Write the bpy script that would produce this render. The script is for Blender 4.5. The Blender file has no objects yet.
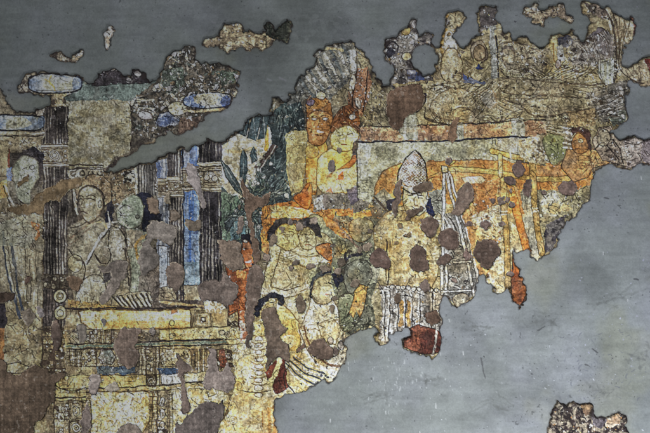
import bpy, math
import numpy as np

# ------------------------------------------------------------------ camera, light, exposure
U = 0.005                      # metres of wall per unit of the drawing grid
CX, CY = 325.0, 216.5          # centre of the drawing grid
def wx(x): return (x - CX) * U
def wz(y): return (CY - y) * U

scene = bpy.context.scene
cam_d = bpy.data.cameras.new("camera"); cam = bpy.data.objects.new("camera", cam_d)
scene.collection.objects.link(cam); scene.camera = cam
CAM_DIST = 4.6
cam.location = (0, -CAM_DIST, 0); cam.rotation_euler = (math.radians(90), 0, 0)
cam_d.sensor_width = 36; cam_d.lens = 36 * CAM_DIST / (650 * U)
cam_d.clip_end = 200; cam_d.clip_start = 0.05

world = bpy.data.worlds.new("World"); scene.world = world; world.use_nodes = True
world.node_tree.nodes["Background"].inputs[0].default_value = (0.80, 0.88, 1.0, 1)
WORLD = 0.145
world.node_tree.nodes["Background"].inputs[1].default_value = WORLD

# (grid x, grid y, distance from the wall, watts, colour, size)
LAMPS = [(500, 520, 1.90, 45.0, (0.97, 1.0, 1.03), 0.45),
         (800, 430, 1.60, 11.0, (0.72, 0.76, 1.05), 0.5),
         (330, 120, 4.20, 31.0, (1.0, 1.0, 0.97), 0.6)]  # last one: added unseen fill, stands in for ambient light
for lx, ly, d, w, c, s in LAMPS:
    ld = bpy.data.lights.new("lamp", 'AREA'); ld.energy = w; ld.color = c; ld.size = s
    lo = bpy.data.objects.new("lamp", ld); scene.collection.objects.link(lo)
    lo.location = (wx(lx), -d, wz(ly)); lo.rotation_euler = (math.radians(90), 0, 0)
scene.view_settings.view_transform = 'Standard'; scene.view_settings.look = 'None'
scene.view_settings.exposure = 0.0; scene.view_settings.gamma = 1.0
scene.cycles.max_bounces = 4

# ------------------------------------------------------------------ grid and noise
S = 2; M = 36
X0, Y0 = -M, -M
NX, NY = (650 + 2 * M) * S + 1, (433 + 2 * M) * S + 1
gx = X0 + np.arange(NX) / S; gy = Y0 + np.arange(NY) / S
GX, GY = np.meshgrid(gx.astype(np.float32), gy.astype(np.float32))
rng = np.random.default_rng(7)

def vnoise(scale, sx=1.0, sy=1.0):
    cx, cy = scale * sx, scale * sy
    nx, ny = int((650 + 2 * M) / cx) + 4, int((433 + 2 * M) / cy) + 4
    g = rng.random((ny, nx)).astype(np.float32) * 2 - 1
    fx = (gx - X0) / cx + rng.random(); fy = (gy - Y0) / cy + rng.random()
    ix, iy = fx.astype(int), fy.astype(int)
    tx, ty = (fx - ix).astype(np.float32), (fy - iy).astype(np.float32)
    tx = tx * tx * (3 - 2 * tx); ty = ty * ty * (3 - 2 * ty)
    a = g[iy][:, ix]; b = g[iy][:, ix + 1]; c = g[iy + 1][:, ix]; d = g[iy + 1][:, ix + 1]
    return (a * (1 - tx) + b * tx) * (1 - ty)[:, None] + (c * (1 - tx) + d * tx) * ty[:, None]
def fbm(scale, octv=4, gain=0.55, **k):
    o = 0; amp = 1; tot = 0
    for i in range(octv):
        o = o + amp * vnoise(max(scale / 2 ** i, 0.5), **k); tot += amp * amp; amp *= gain
    return o / math.sqrt(tot) * 1.6
def sm(a, b, x):
    t = np.clip((x - a) / (b - a), 0, 1); return t * t * (3 - 2 * t)
def blur(a, n):
    for _ in range(n):
        p = np.pad(a, 1, mode='edge')
        a = (p[:-2, 1:-1] + p[2:, 1:-1] + p[1:-1, :-2] + p[1:-1, 2:] + 2 * p[1:-1, 1:-1]) / 6
    return a
WA, WB = fbm(9, 4), fbm(9, 4)           # wobble fields
N1, N2, N3 = fbm(40, 5), fbm(12, 5), fbm(4, 3)
NV = fbm(5, 3, sx=0.5, sy=6)            # vertical streaks
NH = fbm(5, 3, sx=7, sy=0.6)
FINE = fbm(1.2, 2)
WF = fbm(2.6, 3); WG = fbm(2.6, 3)      # ragged break of plaster edges

# ------------------------------------------------------------------ drawing on the plaster (pigment; edge shadow is painted in further down)
COL = np.zeros((NY, NX, 3), np.float32)
LAB = np.zeros((NY, NX), np.int32)      # which part a point belongs to
REL = np.zeros((NY, NX), np.float32)    # relief in grid units
PARTS = {}                              # id -> (name, parent id, label)
def part(name, parent=0, label=None):
    i = len(PARTS) + 1; PARTS[i] = (name, parent, label); return i

def window(p, pad):
    p = np.asarray(p, float)
    x0 = max(int((p[:, 0].min() - pad - X0) * S), 0); x1 = min(int((p[:, 0].max() + pad - X0) * S) + 2, NX)
    y0 = max(int((p[:, 1].min() - pad - Y0) * S), 0); y1 = min(int((p[:, 1].max() + pad - Y0) * S) + 2, NY)
    if x1 <= x0 or y1 <= y0: return None
    return slice(y0, y1), slice(x0, x1)
def curve(p, closed, n=6):
    p = np.asarray(p, float); m = len(p)
    if m < 3: return p
    out = []
    for i in range(m if closed else m - 1):
        if closed: a, b, c, d = p[i - 1], p[i], p[(i + 1) % m], p[(i + 2) % m]
        else: a, b, c, d = p[max(i - 1, 0)], p[i], p[i + 1], p[min(i + 2, m - 1)]
        for t in np.arange(n) / n:
            out.append(0.5 * (2 * b + (c - a) * t + (2 * a - 5 * b + 4 * c - d) * t * t + (3 * b - a - 3 * c + d) * t ** 3))
    if not closed: out.append(p[-1])
    return np.array(out)
def inside(p, w, wob):
    p = np.asarray(p, float)
    x = GX[w] + wob * WA[w] + .35 * wob * WF[w]; y = GY[w] + wob * WB[w] + .35 * wob * WG[w]
    m = np.zeros(x.shape, bool)
    q = np.roll(p, -1, 0)
    for (ax, ay), (bx, by) in zip(p, q):
        if ay == by: continue
        c = (ay > y) != (by > y)
        m ^= c & (x < (bx - ax) * (y - ay) / (by - ay) + ax)
    return m
def ell(cx, cy, rx, ry, rot=0, pw=2.0, n=28):
    t = np.arange(n) / n * 2 * math.pi; c, s = np.cos(t), np.sin(t)
    x = rx * np.sign(c) * abs(c) ** (2 / pw); y = ry * np.sign(s) * abs(s) ** (2 / pw)
    r = math.radians(rot)
    return np.stack([cx + x * math.cos(r) - y * math.sin(r), cy + x * math.sin(r) + y * math.cos(r)], 1)
def box(x0, y0, x1, y1): return [(x0, y0), (x1, y0), (x1, y1), (x0, y1)]
def c3(c): return np.array(c, np.float32)

def R(p, c, c2=None, lab=None, k=N2, amt=1.0, a=1.0, wob=0.9, out=None, ow=0.8, soft=False, rel=0, md=None):
    """fill an area with pigment c mottled with c2; lab makes it a part; out draws a contour round it"""
    if soft: p = curve(p, True)
    w = window(p, 4)
    if w is None: return
    m = inside(p, w, wob)
    col = np.broadcast_to(c3(c), m.shape + (3,))
    if c2 is not None:
        sh = rng.integers(0, 400, 2)
        kk = np.roll(k, tuple(sh), (0, 1))[w]
        t = sm(-0.7, 0.8, kk * amt)[..., None]
        col = c3(c) * (1 - t) + c3(c2) * t
    if md is None: md = .5 if (lab and PARTS[lab][0] in ('painted_figure', 'face', 'painted_hand', 'cushion', 'throne_rail')) or (soft and out is not None) else 0
    if md:                                        # the painter's brown modelling towards the contour
        b_ = blur(m.astype(np.float32), 14); t = (sm(1.0, .5, b_) * md * (1 + .4 * N2[w]))[..., None]
        col = col * (1 - t) + col * c3((.66, .52, .40)) * t
    COL[w][m] = (COL[w] * (1 - a) + col * a)[m]
    if lab: LAB[w][m] = lab
    if rel: REL[w][m] += rel
    if out is not None: L(list(p) + [p[0]], ow, out, 0.85, smooth=False)
def L(p, wd, c, a=1.0, lab=None, smooth=True, rough=0.6, rel=0):
    """a brush stroke"""
    if RECORD and wd < 1.8 and sum(c) < 270 and len(p) >= 2:
        pp_ = np.asarray(p, float); ix = np.clip(((pp_ - (X0, Y0)) * S).astype(int), 0, (NX - 1, NY - 1)); CONT.append((p, wd, c, smooth, ix, LAB[ix[:, 1], ix[:, 0]].copy()))
    p = curve(p, False, 5) if smooth and len(p) > 2 else np.asarray(p, float)
    w = window(p, wd + 2)
    if w is None: return
    x = GX[w] + 0.5 * WA[w]; y = GY[w] + 0.5 * WB[w]
    d = np.full(x.shape, 1e9, np.float32)
    for (ax, ay), (bx, by) in zip(p[:-1], p[1:]):
        ux, uy = bx - ax, by - ay; l2 = ux * ux + uy * uy + 1e-9
        t = np.clip(((x - ax) * ux + (y - ay) * uy) / l2, 0, 1)
        d = np.minimum(d, (x - ax - t * ux) ** 2 + (y - ay - t * uy) ** 2)
    d = np.sqrt(d)
    wl = wd / 2 * (1 + rough * 0.5 * N3[w])
    al = np.clip((wl - d) / 0.5 + 0.5, 0, 1) * a
    COL[w] = COL[w] * (1 - al[..., None]) + c3(c) * al[..., None]
    if lab: LAB[w][al > 0.5] = lab
    if rel: REL[w] += rel * al
def pts_in(p, n):
    p = np.asarray(p, float); lo, hi = p.min(0), p.max(0); out = []
    q = np.roll(p, -1, 0)
    for _ in range(n * 8):
        if len(out) >= n: break
        x, y = lo + rng.random(2) * (hi - lo); ins = False
        for (ax, ay), (bx, by) in zip(p, q):
            if (ay > y) != (by > y) and x < (bx - ax) * (y - ay) / (by - ay) + ax: ins = not ins
        if ins: out.append((x, y))
    return out
DK = (48, 40, 36)
def G(cx, cy, rx, ry, rot=0, c=(96,78,52), a=.5):
    """a soft wash of thin paint"""
    w = window(ell(cx, cy, rx * 1.9, ry * 1.9, rot), 3)
    if w is None: return
    x = GX[w] + 1.2 * WA[w] - cx; y = GY[w] + 1.2 * WB[w] - cy; r = math.radians(rot)
    u = (x * math.cos(r) + y * math.sin(r)) / rx; v = (-x * math.sin(r) + y * math.cos(r)) / ry
    t = (a * np.exp(-1.3 * (u * u + v * v)) * (1 + .35 * N3[w]))[..., None]; t = np.clip(t, 0, 1)
    COL[w] = COL[w] * (1 - t) + c3(c) * t
def folds(q0, q1, n, wd=.9, lt=(186,174,136), dk=(58,48,38), a=.8):
    """drapery folds or ribs: n strokes passing from curve q0 to curve q1, pale beside dark"""
    q0, q1 = np.asarray(q0, float), np.asarray(q1, float)
    for i in range(n):
        t = (i + .3 * rng.random()) / max(n - 1, 1); q = q0 * (1 - t) + q1 * t + rng.normal(0, .35, q0.shape)
        L(q + (0, .9), wd, lt, a * .8); L(q, wd * .8, dk, a)
def scr(p, n, ln=7, wd=0.8, c=DK, a=0.75, ang=None, spread=180, bend=1.0):
    """loose contour lines of worn figures"""
    for x, y in pts_in(p, n):
        th = math.radians((ang if ang is not None else 0) + (rng.random() - 0.5) * 2 * spread)
        l = ln * (0.3 + 1.2 * rng.random() ** 1.5); k = (rng.random() - 0.5) * 1.3 * bend; q = []; wd_ = wd * (.55 + .5 * rng.random())
        px, py = x, y
        for i in range(5):
            q.append((px, py)); px += math.cos(th) * l / 4; py += math.sin(th) * l / 4; th += k / 2.5
        L(q, wd_, c, a * (0.45 + 0.5 * rng.random()), smooth=False)
def chips(p, n, r0, r1, cols, rim=(45, 40, 40), ra=0.7, asp=0.6):
    """little islands of paint, paler or darker than what surrounds them"""
    for x, y in pts_in(p, n):
        r = r0 + (r1 - r0) * rng.random() ** 2; k = 5 + rng.integers(0, 4)
        t = np.sort(rng.random(k)) * 6.283; ro = rng.random() * 3.14; f = asp + (1 - asp) * rng.random()
        rr = r * (0.6 + 0.7 * rng.random(k)); ax, ay = rr * np.cos(t), rr * f * np.sin(t)
        q = np.stack([x + ax * math.cos(ro) - ay * math.sin(ro), y + ax * math.sin(ro) + ay * math.cos(ro)], 1)
        c = cols[rng.integers(0, len(cols))]
        if rim is not None and r > 1.2: R(q + (0.3, 0.4), rim, a=ra, wob=0.4); q = (q - q.mean(0)) * 0.82 + q.mean(0)
        R(q, np.array(c) * (0.9 + 0.2 * rng.random()), a=0.92, wob=0.5)
def cols_(p, dark, light, x0, x1, n, lab=None, wob=0.8, lw=0.5):
    """fluted shaft: vertical bands"""
    w = window(p, 3)
    if w is None: return
    m = inside(p, w, wob)
    u = (GX[w] + 0.5 * WA[w] - x0) / (x1 - x0)
    s = np.cos(u * n * 1.75 * 6.283) + 0.8 * np.roll(NV, rng.integers(0, 500), 1)[w] + .35 * np.cos(u * n * 4.1 * 6.283)
    t = sm(lw - .5, lw + 1.3, s)[..., None]
    b = (1 + 0.25 * N2[w])[..., None]
    COL[w][m] = ((c3(dark) * (1 - t) + c3(light) * t) * b)[m]
    if lab: LAB[w][m] = lab
def orn(p, dark, light, pu=6, pv=6, kind=0, lab=None, wob=0.7, th=0.1):
    """carved or painted ornament"""
    p = np.asarray(p, float); w = window(p, 3)
    if w is None: return
    m = inside(p, w, wob)
    x = (GX[w] - p[:, 0].min() + 0.7 * WA[w]) * 6.283 / pu; y = (GY[w] - p[:, 1].min() + 0.7 * WB[w]) * 6.283 / pv
    if kind == 0: f = np.cos(x) * np.cos(y) + 0.6 * np.cos(2 * x + 1) * np.cos(2 * y)
    elif kind == 1: f = np.maximum(np.cos(x), np.cos(y)) - 0.45
    elif kind == 2: f = np.cos(2.2 * np.hypot(((x / 6.283) % 1 - .5) * 6.283, ((y / 6.283) % 1 - .5) * 6.283))
    else: f = np.cos(7.5 * np.roll(N2, rng.integers(0, 500), 0)[w] + x * .35) - .25
    f = f + 0.75 * np.roll(N3, rng.integers(0, 500), 1)[w] + .35 * np.roll(FINE, rng.integers(0, 500), 1)[w]
    t = sm(th - 0.35, th + 0.35, f)[..., None]; b = (1 + 0.28 * N2[w])[..., None]
    COL[w][m] = ((c3(dark) * (1 - t) + c3(light) * t) * b)[m]
    if lab: LAB[w][m] = lab
def band(x0, y0, x1, y1, lab=None, dk=(62,50,40), tan=(150,134,104), hi=(196,182,144)):
    """carved band of a painted column: mouldings above and below a framed rosette"""
    R(box(x0,y0,x1,y1), tan, tuple(.72*v for v in tan), lab=lab, k=N3, wob=.6)
    h = y1 - y0; xm, ym = (x0+x1)/2, (y0+y1)/2; r = min(h*.24, (x1-x0)*.22)
    for f in (.03,.15,.22,.78,.86,.97): L([(x0,y0+h*f),(x1,y0+h*f)], .8, dk, .85, rough=.4)
    for f in (.09,.92): L([(x0,y0+h*f),(x1,y0+h*f)], 1.1, hi, .75)
    for dx in (r+1.2, r+2.6): frame(box(xm-dx,ym-r-.2*dx+.4,xm+dx,ym+r+.2*dx-.4), dk, .7)
    for q in ((r,hi),(r*.72,tan),(r*.4,hi)): R(ell(xm,ym,q[0],q[0]), q[1], out=dk, ow=.7, wob=.5)
    for sx in (-1,1):
        for f in (.32,.5,.68): R(ell(xm+sx*(r+5),y0+h*f,1.3,1.2), hi, out=dk, ow=.6, wob=.4)
def frieze(x0, y0, x1, y1, kind, dk=(58,48,40), tan=(158,142,106), hi=(206,192,150)):
    R(box(x0,y0,x1,y1), tan, tuple(.66*v for v in tan), k=N3, wob=.6); frame(box(x0,y0,x1,y1), dk, 1.1)
    h = y1 - y0; w_ = x1 - x0
    if kind == 0:                                  # rosettes in squares
        n = max(1, round(w_ / h)); c = w_ / n
        for i in range(n):
            xm, ym, r = x0 + c*(i+.5), (y0+y1)/2, min(c,h)*.32
            frame(box(xm-c*.44,y0+h*.08,xm+c*.44,y1-h*.08), dk, .7); R(ell(xm,ym,r,r), hi, out=dk, ow=.8, wob=.5); R(ell(xm,ym,r*.55,r*.55), tan, out=dk, ow=.7, wob=.4); R(ell(xm,ym,r*.2,r*.2), dk, wob=.3)
            for sx in (-1,1):
                for sy in (-1,1): L([(xm+sx*c*.42,ym+sy*h*.4),(xm+sx*r,ym+sy*r)], .7, dk)
    elif kind == 1:                                # upright reeds
        n = max(3, int(w_ / 2.6)); 
        for i in range(n + 1): L([(x0+w_*i/n,y0),(x0+w_*i/n+.3,y1)], .9, dk if i % 2 else hi, .85)
        for i in range(int(h/4)): L([(x0,y0+4*i+2),(x1,y0+4*i+2)], .7, dk, .6)
    elif kind == 2:                                # scroll work
        n = max(2, int(w_*h/22))
        for _ in range(n):
            x, y, r = x0+w_*(.1+.8*rng.random()), y0+h*(.12+.76*rng.random()), 1.1+1.5*rng.random(); R(ell(x,y,r,r*(.7+.5*rng.random())), hi if rng.random()>.35 else dk, out=dk, ow=.8, wob=.4)
        scr(box(x0,y0,x1,y1), n, 4, .8, dk, .85)
    else:                                          # nested frames
        for f in (.1,.24,.38): frame(box(x0+w_*f,y0+h*f,x1-w_*f,y1-h*f), dk if f!=.24 else hi, .9)
        R(box(x0+w_*.42,y0+h*.42,x1-w_*.42,y1-h*.42), hi, out=dk, ow=.6)
def frame(p, c=DK, wd=1.0, a=0.85): L(list(p) + [p[0]], wd, c, a, smooth=False)
PATCHES = []; CONT = []; RECORD = True
def patch(p, c=(108, 97, 92), label=None, streak=0.10, soft=True):
    """bare mortar where the paint is lost, set a little below the paint; drawn last"""
    PATCHES.append((p, c, label, streak, soft))

# ------------------------------------------------------------------ outlines of what is left of the painted plaster
MAIN = [(-60,84),(0,88),(4,96),(8,104),(14,109),(28,113),(36,113),(37,108),(45,106),(52,105),(52,95),(40,94.5),(19,94),(19,86),(24,76),(32,74),(45,73),(60,73),(79,73.5),(82,78),(81,84),(88,85),(93,82),(97,78),(99,73),(104,72),(108,69),(113,72),(122,73),(124,78),(131,77),(133,70),(140,69),(146,71),(147,78),(152,83),(158,82),(161,74),(165,66),(169,55),(172,52),(180,50),(188,47),(194,48),(195,60),(200,64),(206,58),(212,62),(220,66),(230,67),(237,71),(238,80),(235,92),(232,106),
 (212,114),(198,121),(190,130),(180,136),(172,132),(160,137),(152,142),(135,152),(118,162),(103,171),(120,170),(130,166),(145,163.5),(153,162),(160,156),(175,152),(190,147),(200,143),(210,141),(221,144),(230,137),(242,128),(248,118),(255,116),(264,117),(270,112),(274,106),(275,98),(281,97),(283,101),(288,100),(292,93),(299,91),(295,82),(299,76),(306,78),(308,70),(314,65),(316,56),(319,50),(322,52),(327,46),(335,42),(343,41),(347,45),(351,42),(356,43),(359,52),(366,60),(372,70),(380,77),(384,86),(389,85),(391,75),(396,68),(390,64),(385,57),(383,49),(384,38),(391,36),(398,37),(401,29),(408,25),(410,20),(416,20),(420,26),(415,32),(416,38),(421,36),(427,34),(432,37),(433,41),(437,46),(441,47),(443,38),(446,28),(444,19),(446,14),(452,15),(458,12),(464,13),(464,20),(459,26),(455,31),(453,37),(457,43),(464,48),(471,42),(476,37),(480,30),(478,22),(476,12),(480,6),(487,6),(495,6),(496,12),(493,18),(499,22),(503,33),(512,38),(521,37),(528,38),(529,45),(536,48),(545,48),(550,42),(550,34),(557,32),(564,35),(571,32),(575,38),(583,41),(587,36),(588,28),(591,22),(588,15),(582,9),(583,4),(590,2),(597,4),(603,9),(612,9),(618,14),(626,20),(630,17),(634,24),(632,34),(627,42),(623,50),(623,59),(626,67),(633,65),(640,62),(648,58),(700,54),
 (700,84),(650,87),(642,86),(636,81),(629,79),(626,84),(629,92),(625,98),(624,108),(626,115),(623,124),(614,126),(610,129),(613,137),(622,139),(632,137),(640,140),(650,137),(700,134),(700,172),(650,163),(640,166),(632,169),(622,168),(611,164),(603,166),(596,171),(592,180),(591,190),(588,200),(580,209),(571,219),(563,227),(558,238),(551,250),(543,255),(538,262),(533,260),(528,251),(523,249),(515,252),(516,262),(519,272),(524,275),(526,290),(524,300),(519,307),(513,300),(511,289),(505,291),(498,292),(491,286),(487,280),(485,275),(478,275),(477,286),(472,297),(465,305),(457,309),(450,304),(448,296),(441,294),(440,305),(441,318),(440,325),(441,333),(444,338),(443,347),(437,353),(432,359),(430,354),(421,354),(413,351),(405,348),(403,340),(409,337),(411,331),(405,327),(398,332),(391,332),(390,341),(387,347),(383,344),(378,340),(373,336),(378,333),(375,328),(368,329),(358,331),(349,334),(345,339),(346,352),(346,360),(340,369),(335,378),(329,384),(326,378),(320,381),(310,387),(300,392),(290,395),(284,394),(275,400),(273,410),(275,420),(277,433),(279,500),(-60,500)]
HOLE = [(412,54),(416,46),(424,42),(431,43.5),(435,49),(438,60),(436,68),(430,76),(424,74),(417,68),(411,61)]
ISL = {
 'a': [(108,24),(113,29),(116,34),(113,39),(110,44),(110,50),(105,51),(103,45),(104,38),(103,32),(106,28)],
 'b': [(51,56),(54,52),(60,52),(66,56),(73,55),(79,53),(84,50),(86,54),(81,59),(74,63),(68,61),(58,61),(52,59)],
 'c': [(204,42),(208,36),(216,37),(221,34),(222,27),(229,24),(236,22),(241,25),(244,32),(253,31),(260,33),(266,30),(267,20),(271,22),(275,30),(281,26),(288,20),(291,26),(289,40),(283,41),(276,39),(270,43),(267,48),(262,53),(257,49),(250,50),(246,53),(240,48),(230,49),(225,51),(217,47),(207,48)],
 'd': [(524,11),(528,9),(533,4),(537,5),(538,10),(545,11),(550,6),(556,4),(564,4),(566,10),(566,14),(573,17),(577,20),(574,24),(568,20),(560,18),(552,16),(545,19),(543,26),(537,26),(532,22),(530,15)],
 'e': [(548,433),(550,420),(550,409),(556,402),(565,403),(571,399),(580,403),(588,402),(594,407),(593,414),(600,419),(606,419),(611,414),(619,412),(624,416),(628,419),(626,427),(630,445),(616,464),(560,462),(548,445)],
}
FRAG = np.zeros((NY, NX), np.int32)      # 0 bare wall, 1.. fragments
def fmask(p, wob=1.9):
    w = window(p, 4); m = np.zeros((NY, NX), bool); m[w] = inside(p, w, wob); return m
# ------------------------------------------------------------------ PAINTING
exec_order = []
W_ = (205, 200, 182); CRM = (218, 208, 165); LIL = (150, 150, 158); NAVY = (34, 36, 52)
TAN = (140, 126, 95); ORG = (196, 122, 45); OCH = (182, 145, 70); OLV = (120, 112, 82)

# grounds
R(box(-60,-60,720,500), (118,108,84), (84,76,62))
R(box(-60,60,232,345), (98,90,72), (62,56,50))
R([(270,95),(300,70),(400,60),(400,140),(280,150)], (104,98,80), (70,66,58))
R([(395,0),(700,0),(700,180),(560,140),(395,140)], (136,126,98), (100,90,68))
R([(395,60),(640,60),(620,140),(395,140)], (140,130,98), (104,94,66), k=N3)
R([(222,320),(350,200),(520,200),(590,180),(500,330),(300,420),(222,433)], (190,180,140), (140,128,92))
R(box(-60,318,232,500), (140,128,92), (98,86,66))

# ---- upper left
R([(66,82),(168,80),(168,100),(130,103),(66,101)], (86,102,98), (66,78,76))
R([(92,66),(150,66),(152,84),(92,86)], (52,48,54), (36,34,38), out=(25,24,26))
chips([(96,70),(146,70),(148,82),(96,84)], 12, 1, 3, [(110,108,115), (80,76,86)])
PANEL = [(67,101),(131,101),(133,122),(131,150),(104,168),(68,168)]
pp = part('painted_panel', 0, 'pale worn panel between the two dark columns')
R(PANEL, (132,129,106), (104,98,76), lab=pp); scr(PANEL, 46, 8, 0.9, (92,82,58), 0.5); chips(PANEL, 50, 0.6, 2.4, [(165,160,136), (100,92,66)], rim=None)
R(PANEL, (120,108,66), (150,148,126), k=N3, a=0.35)
L([(131,102),(133,122),(131,150)], 1.4, DK); L([(68,165),(104,166)], 1.6, DK)

# upper left rubble of little paint flakes
RUB = [(158,82),(170,52),(192,47),(238,72),(235,108),(205,112),(165,140),(132,136),(132,101)]
R(RUB, (86,78,66), (52,50,46), k=N3)
R([(164,70),(182,66),(186,84),(172,98),(162,92)], (72,84,74), (52,60,54)); R([(215,72),(236,72),(236,84),(222,86)], (66,76,66), (48,56,50))
R([(192,118),(202,116),(197,128),(184,136),(178,134),(180,119)], (118,96,80), (84,66,56))
chips(RUB, 230, 0.9, 4.6, [LIL, (160,150,125), (130,128,130), (64,72,66), (165,150,110), (88,74,54)])
scr(RUB, 60, 6, 0.9, (36,32,32), 0.8); chips(RUB, 46, 2.4, 5.2, [(146,146,154),(158,150,132),(126,126,132),(168,156,120),(70,78,74)], rim=(34,32,34), ra=.95); chips(RUB, 40, 0.6, 2.2, [(190,186,180), (172,168,170)])
for y in range(96, 112, 4): L([(138,y),(154,y+0.5)], 1.6, (172,160,130) if y % 8 else (80,70,56), 0.8)
R(ell(146,116,7,4.6), (152,150,158), (128,126,134), out=DK, soft=True)
R(ell(178,109,10,7), (172,162,122), (142,130,92), out=DK)
R([(185,98),(190,92),(195,94),(196,104),(189,107)], (150,152,160), (124,126,136), out=DK)
bv = part('painted_capital', 0, 'small blue vase-shaped capital beside the wall gap')
R([(156,122),(160,114),(168,112),(173,116),(180,121),(176,126),(164,127),(158,126)], (62,76,112), (110,116,130), lab=bv, out=(28,28,40))
bc = part('painted_capital', 0, 'blue and white cushion capital at the top right of the pavilion')
R(ell(208,101,24,7.5,-2,3.2), (84,104,146), (150,158,160), lab=bc, k=N2, out=(30,30,36), ow=1.2)
R(ell(206,100,12,5.5,0,2.5), (156,158,146), (150,140,96), a=0.8); R(ell(226,102,5,6), (52,72,134), a=0.7)
L([(184,112),(206,111),(226,109)], 2.2, (150,130,90)); L([(184,114),(210,113)], 1, DK)
for q in [(113,70,3),(139,74,4),(129,80,3)]: R(ell(*q[:2], q[2], q[2]*.7), (128,126,130), (96,94,100), out=(28,26,28))

# ---- columns of the pavilion
def column(label=None): return part('painted_column', 0, label)
c1 = column('dark fluted column with a blue cushion capital')
cols_(box(43,106,69,374), (52,47,46), (120,112,100), 43, 69, 5, c1)
b1 = part('ornament_band', c1)
band(43,144,69,167,b1)
ob_ = part('ornament_band', c1); R(box(43,274,69,288), (58,52,46), lab=ob_); [frieze(43+8.6*i,274,51.6+8.6*i,288,2,tan=(96,86,70),hi=(160,150,122)) for i in range(3)]
R(box(42,288,55,330), (78,70,66), (56,50,48), lab=c1)
for i in range(4): L([(44+3*i,290),(44+3*i,330)], .8, (40,36,36))
for cy in (296, 313):
    R(ell(61,cy,6.6,7.2), (170,160,120), (132,122,86), lab=part('roundel', c1), out=DK, ow=1.2); R(ell(61,cy,3.4,3.8), (112,104,76), (176,168,130), out=DK); R(ell(61,cy,1.4,1.6), (200,192,150))
R(box(42,326,69,374), (84,74,60), (60,54,48), lab=c1)
for y_ in range(328,372,8): frieze(43,y_,54,y_+8,2,tan=(112,100,78),hi=(168,156,120)); frieze(55,y_,68,y_+8,2 if y_%3 else 0,tan=(120,108,80),hi=(176,162,124))
patch([(53,322),(60,323),(64,330),(62,341),(59,350),(54,350),(52,338)], (104,92,90))
k1 = part('capital', c1)
R([(38,91),(76,90),(72,95),(65,98),(64,104),(70,107),(45,107),(51,104),(53,96),(41,95)], (150,132,92), (112,96,66), lab=k1, out=DK)
scr([(52,94),(66,94),(66,104),(52,104)], 10, 5, .8)
for y in (93,105.5): L([(44,y),(70,y-1)], 0.8, (190,176,130))
cu = part('cushion', c1)
R([(19,93),(20,84),(25,76),(32,75),(34,93)], (166,158,140), (110,102,88), lab=k1, out=DK); scr([(20,78),(33,78),(33,92),(20,92)], 12, 6, .9)
R(ell(56,84,26,9.6,0,3.4), (98,112,130), (142,150,146), lab=cu, out=(28,28,34), ow=1.6)
R(ell(60,84,18,7,0,2.6), (160,166,158), (140,138,108), a=0.8); R(ell(37,84,6,8), (74,92,124), (98,112,132), a=.75); R(ell(78,83,4,7), (72,92,130), a=.65)
L([(52,77),(50,82),(54,86),(56,91)], 2, (160,140,70), .8); L([(46,80),(50,82)], 2, (160,140,70), .7)

kl = part('painted_capital', 0, 'blue cushion capital at the left edge with a tan stem')
R([(-40,131),(45,131),(45,137),(42,140),(43,152),(4,152),(3,140),(-40,138)], (146,132,100), (106,94,72), lab=kl); L([(-40,133.5),(45,133.5)], 1.2, (186,166,112)); L([(-40,136.5),(44,136)], 1.1, DK)
scr(box(4,137,43,152), 30, 6, .9); chips(box(4,138,43,150), 18, .8, 2.4, [(186,178,150), (90,80,64)])
R(ell(14,123,31,7.8,0,3.6), (94,110,130), (146,150,136), lab=kl, out=(28,28,34), ow=1.5)
R(ell(18,123,14,5.5), (156,156,130), (146,142,106), a=.8); R(ell(2,123,6,6), (84,106,142), a=.6); R(ell(42,122,4,6), (78,98,128), a=.7)
R([(36,113),(40,107),(46,107),(44,116),(38,116)], (150,140,124), (100,90,80), out=DK)

# grey fluted column and the ornament behind the heads
R([(104,172),(138,168),(137,194),(118,206),(104,202)], (122,104,76), (88,74,54), k=N3); chips([(104,172),(138,168),(137,194),(118,206),(104,202)], 120, .8, 2, [(170,154,118),(60,50,40),(146,126,90)])
orn(box(69,169,104,182), (66,60,50), (140,130,104), 9, 9, 2); L([(69,169),(104,170)],1,DK); L([(69,182),(86,182)],1,DK)
orn([(124,171),(136,169),(136,182),(124,184)], (52,48,44), (168,160,136), 7, 7, 3)
c2 = column('short grey column between the two heads')
cols_([(137,166),(156,164),(157,196),(139,196)], (62,60,60), (128,124,116), 138, 157, 4, c2); L([(136.5,168),(137,195)], 2, (176,164,132))
c3_ = column('narrow blue and white column')
cols_([(157,160),(169,158),(172,300),(158,300)], (92,100,116), (160,164,166), 157, 171, 2, c3_)
R([(157,162),(162,161),(161,178),(157,178)], (56,70,108), (84,104,146), a=.9)
R([(159,246),(168,246),(168,290),(160,290)], (150,164,178), (126,140,160), out=DK)
b3 = part('ornament_band', c3_)
band(158,178,170,198,b3)
c4 = column('dark fluted column left of the bright blue one')
cols_([(168,154),(183,150),(183,302),(170,302)], (54,50,52), (124,117,106), 168, 183, 3, c4)
b4 = part('ornament_band', c4)
band(168,176,183,197,b4); L([(168,179),(183,179)],1.2,(190,172,132)); L([(168,195),(183,195)],1.4,(196,176,132))
c5 = column('bright blue painted column')
R([(183,150),(199,145),(200,300),(184,300)], (62,92,146), (96,120,156), lab=c5, k=NV)
R([(195,192),(200,192),(200,300),(196,300)], (140,160,176), (96,128,170), k=NV, a=.6)
R([(184,150),(199,145),(198,168),(184,168)], (132,148,180), (82,108,160), k=NV); R(box(184,262,200,300), (134,158,166), (104,136,150), a=.7)
chips(box(184,195,200,285), 26, .6, 2.2, [(186,188,182), (150,158,162), (60,72,110)], rim=None); L([(183.5,150),(184,300)],1.5,(34,36,50)); L([(200,192),(201,300)],1,(40,40,50))
b5 = part('ornament_band', c5)
band(183,167,199,191,b5)
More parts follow.
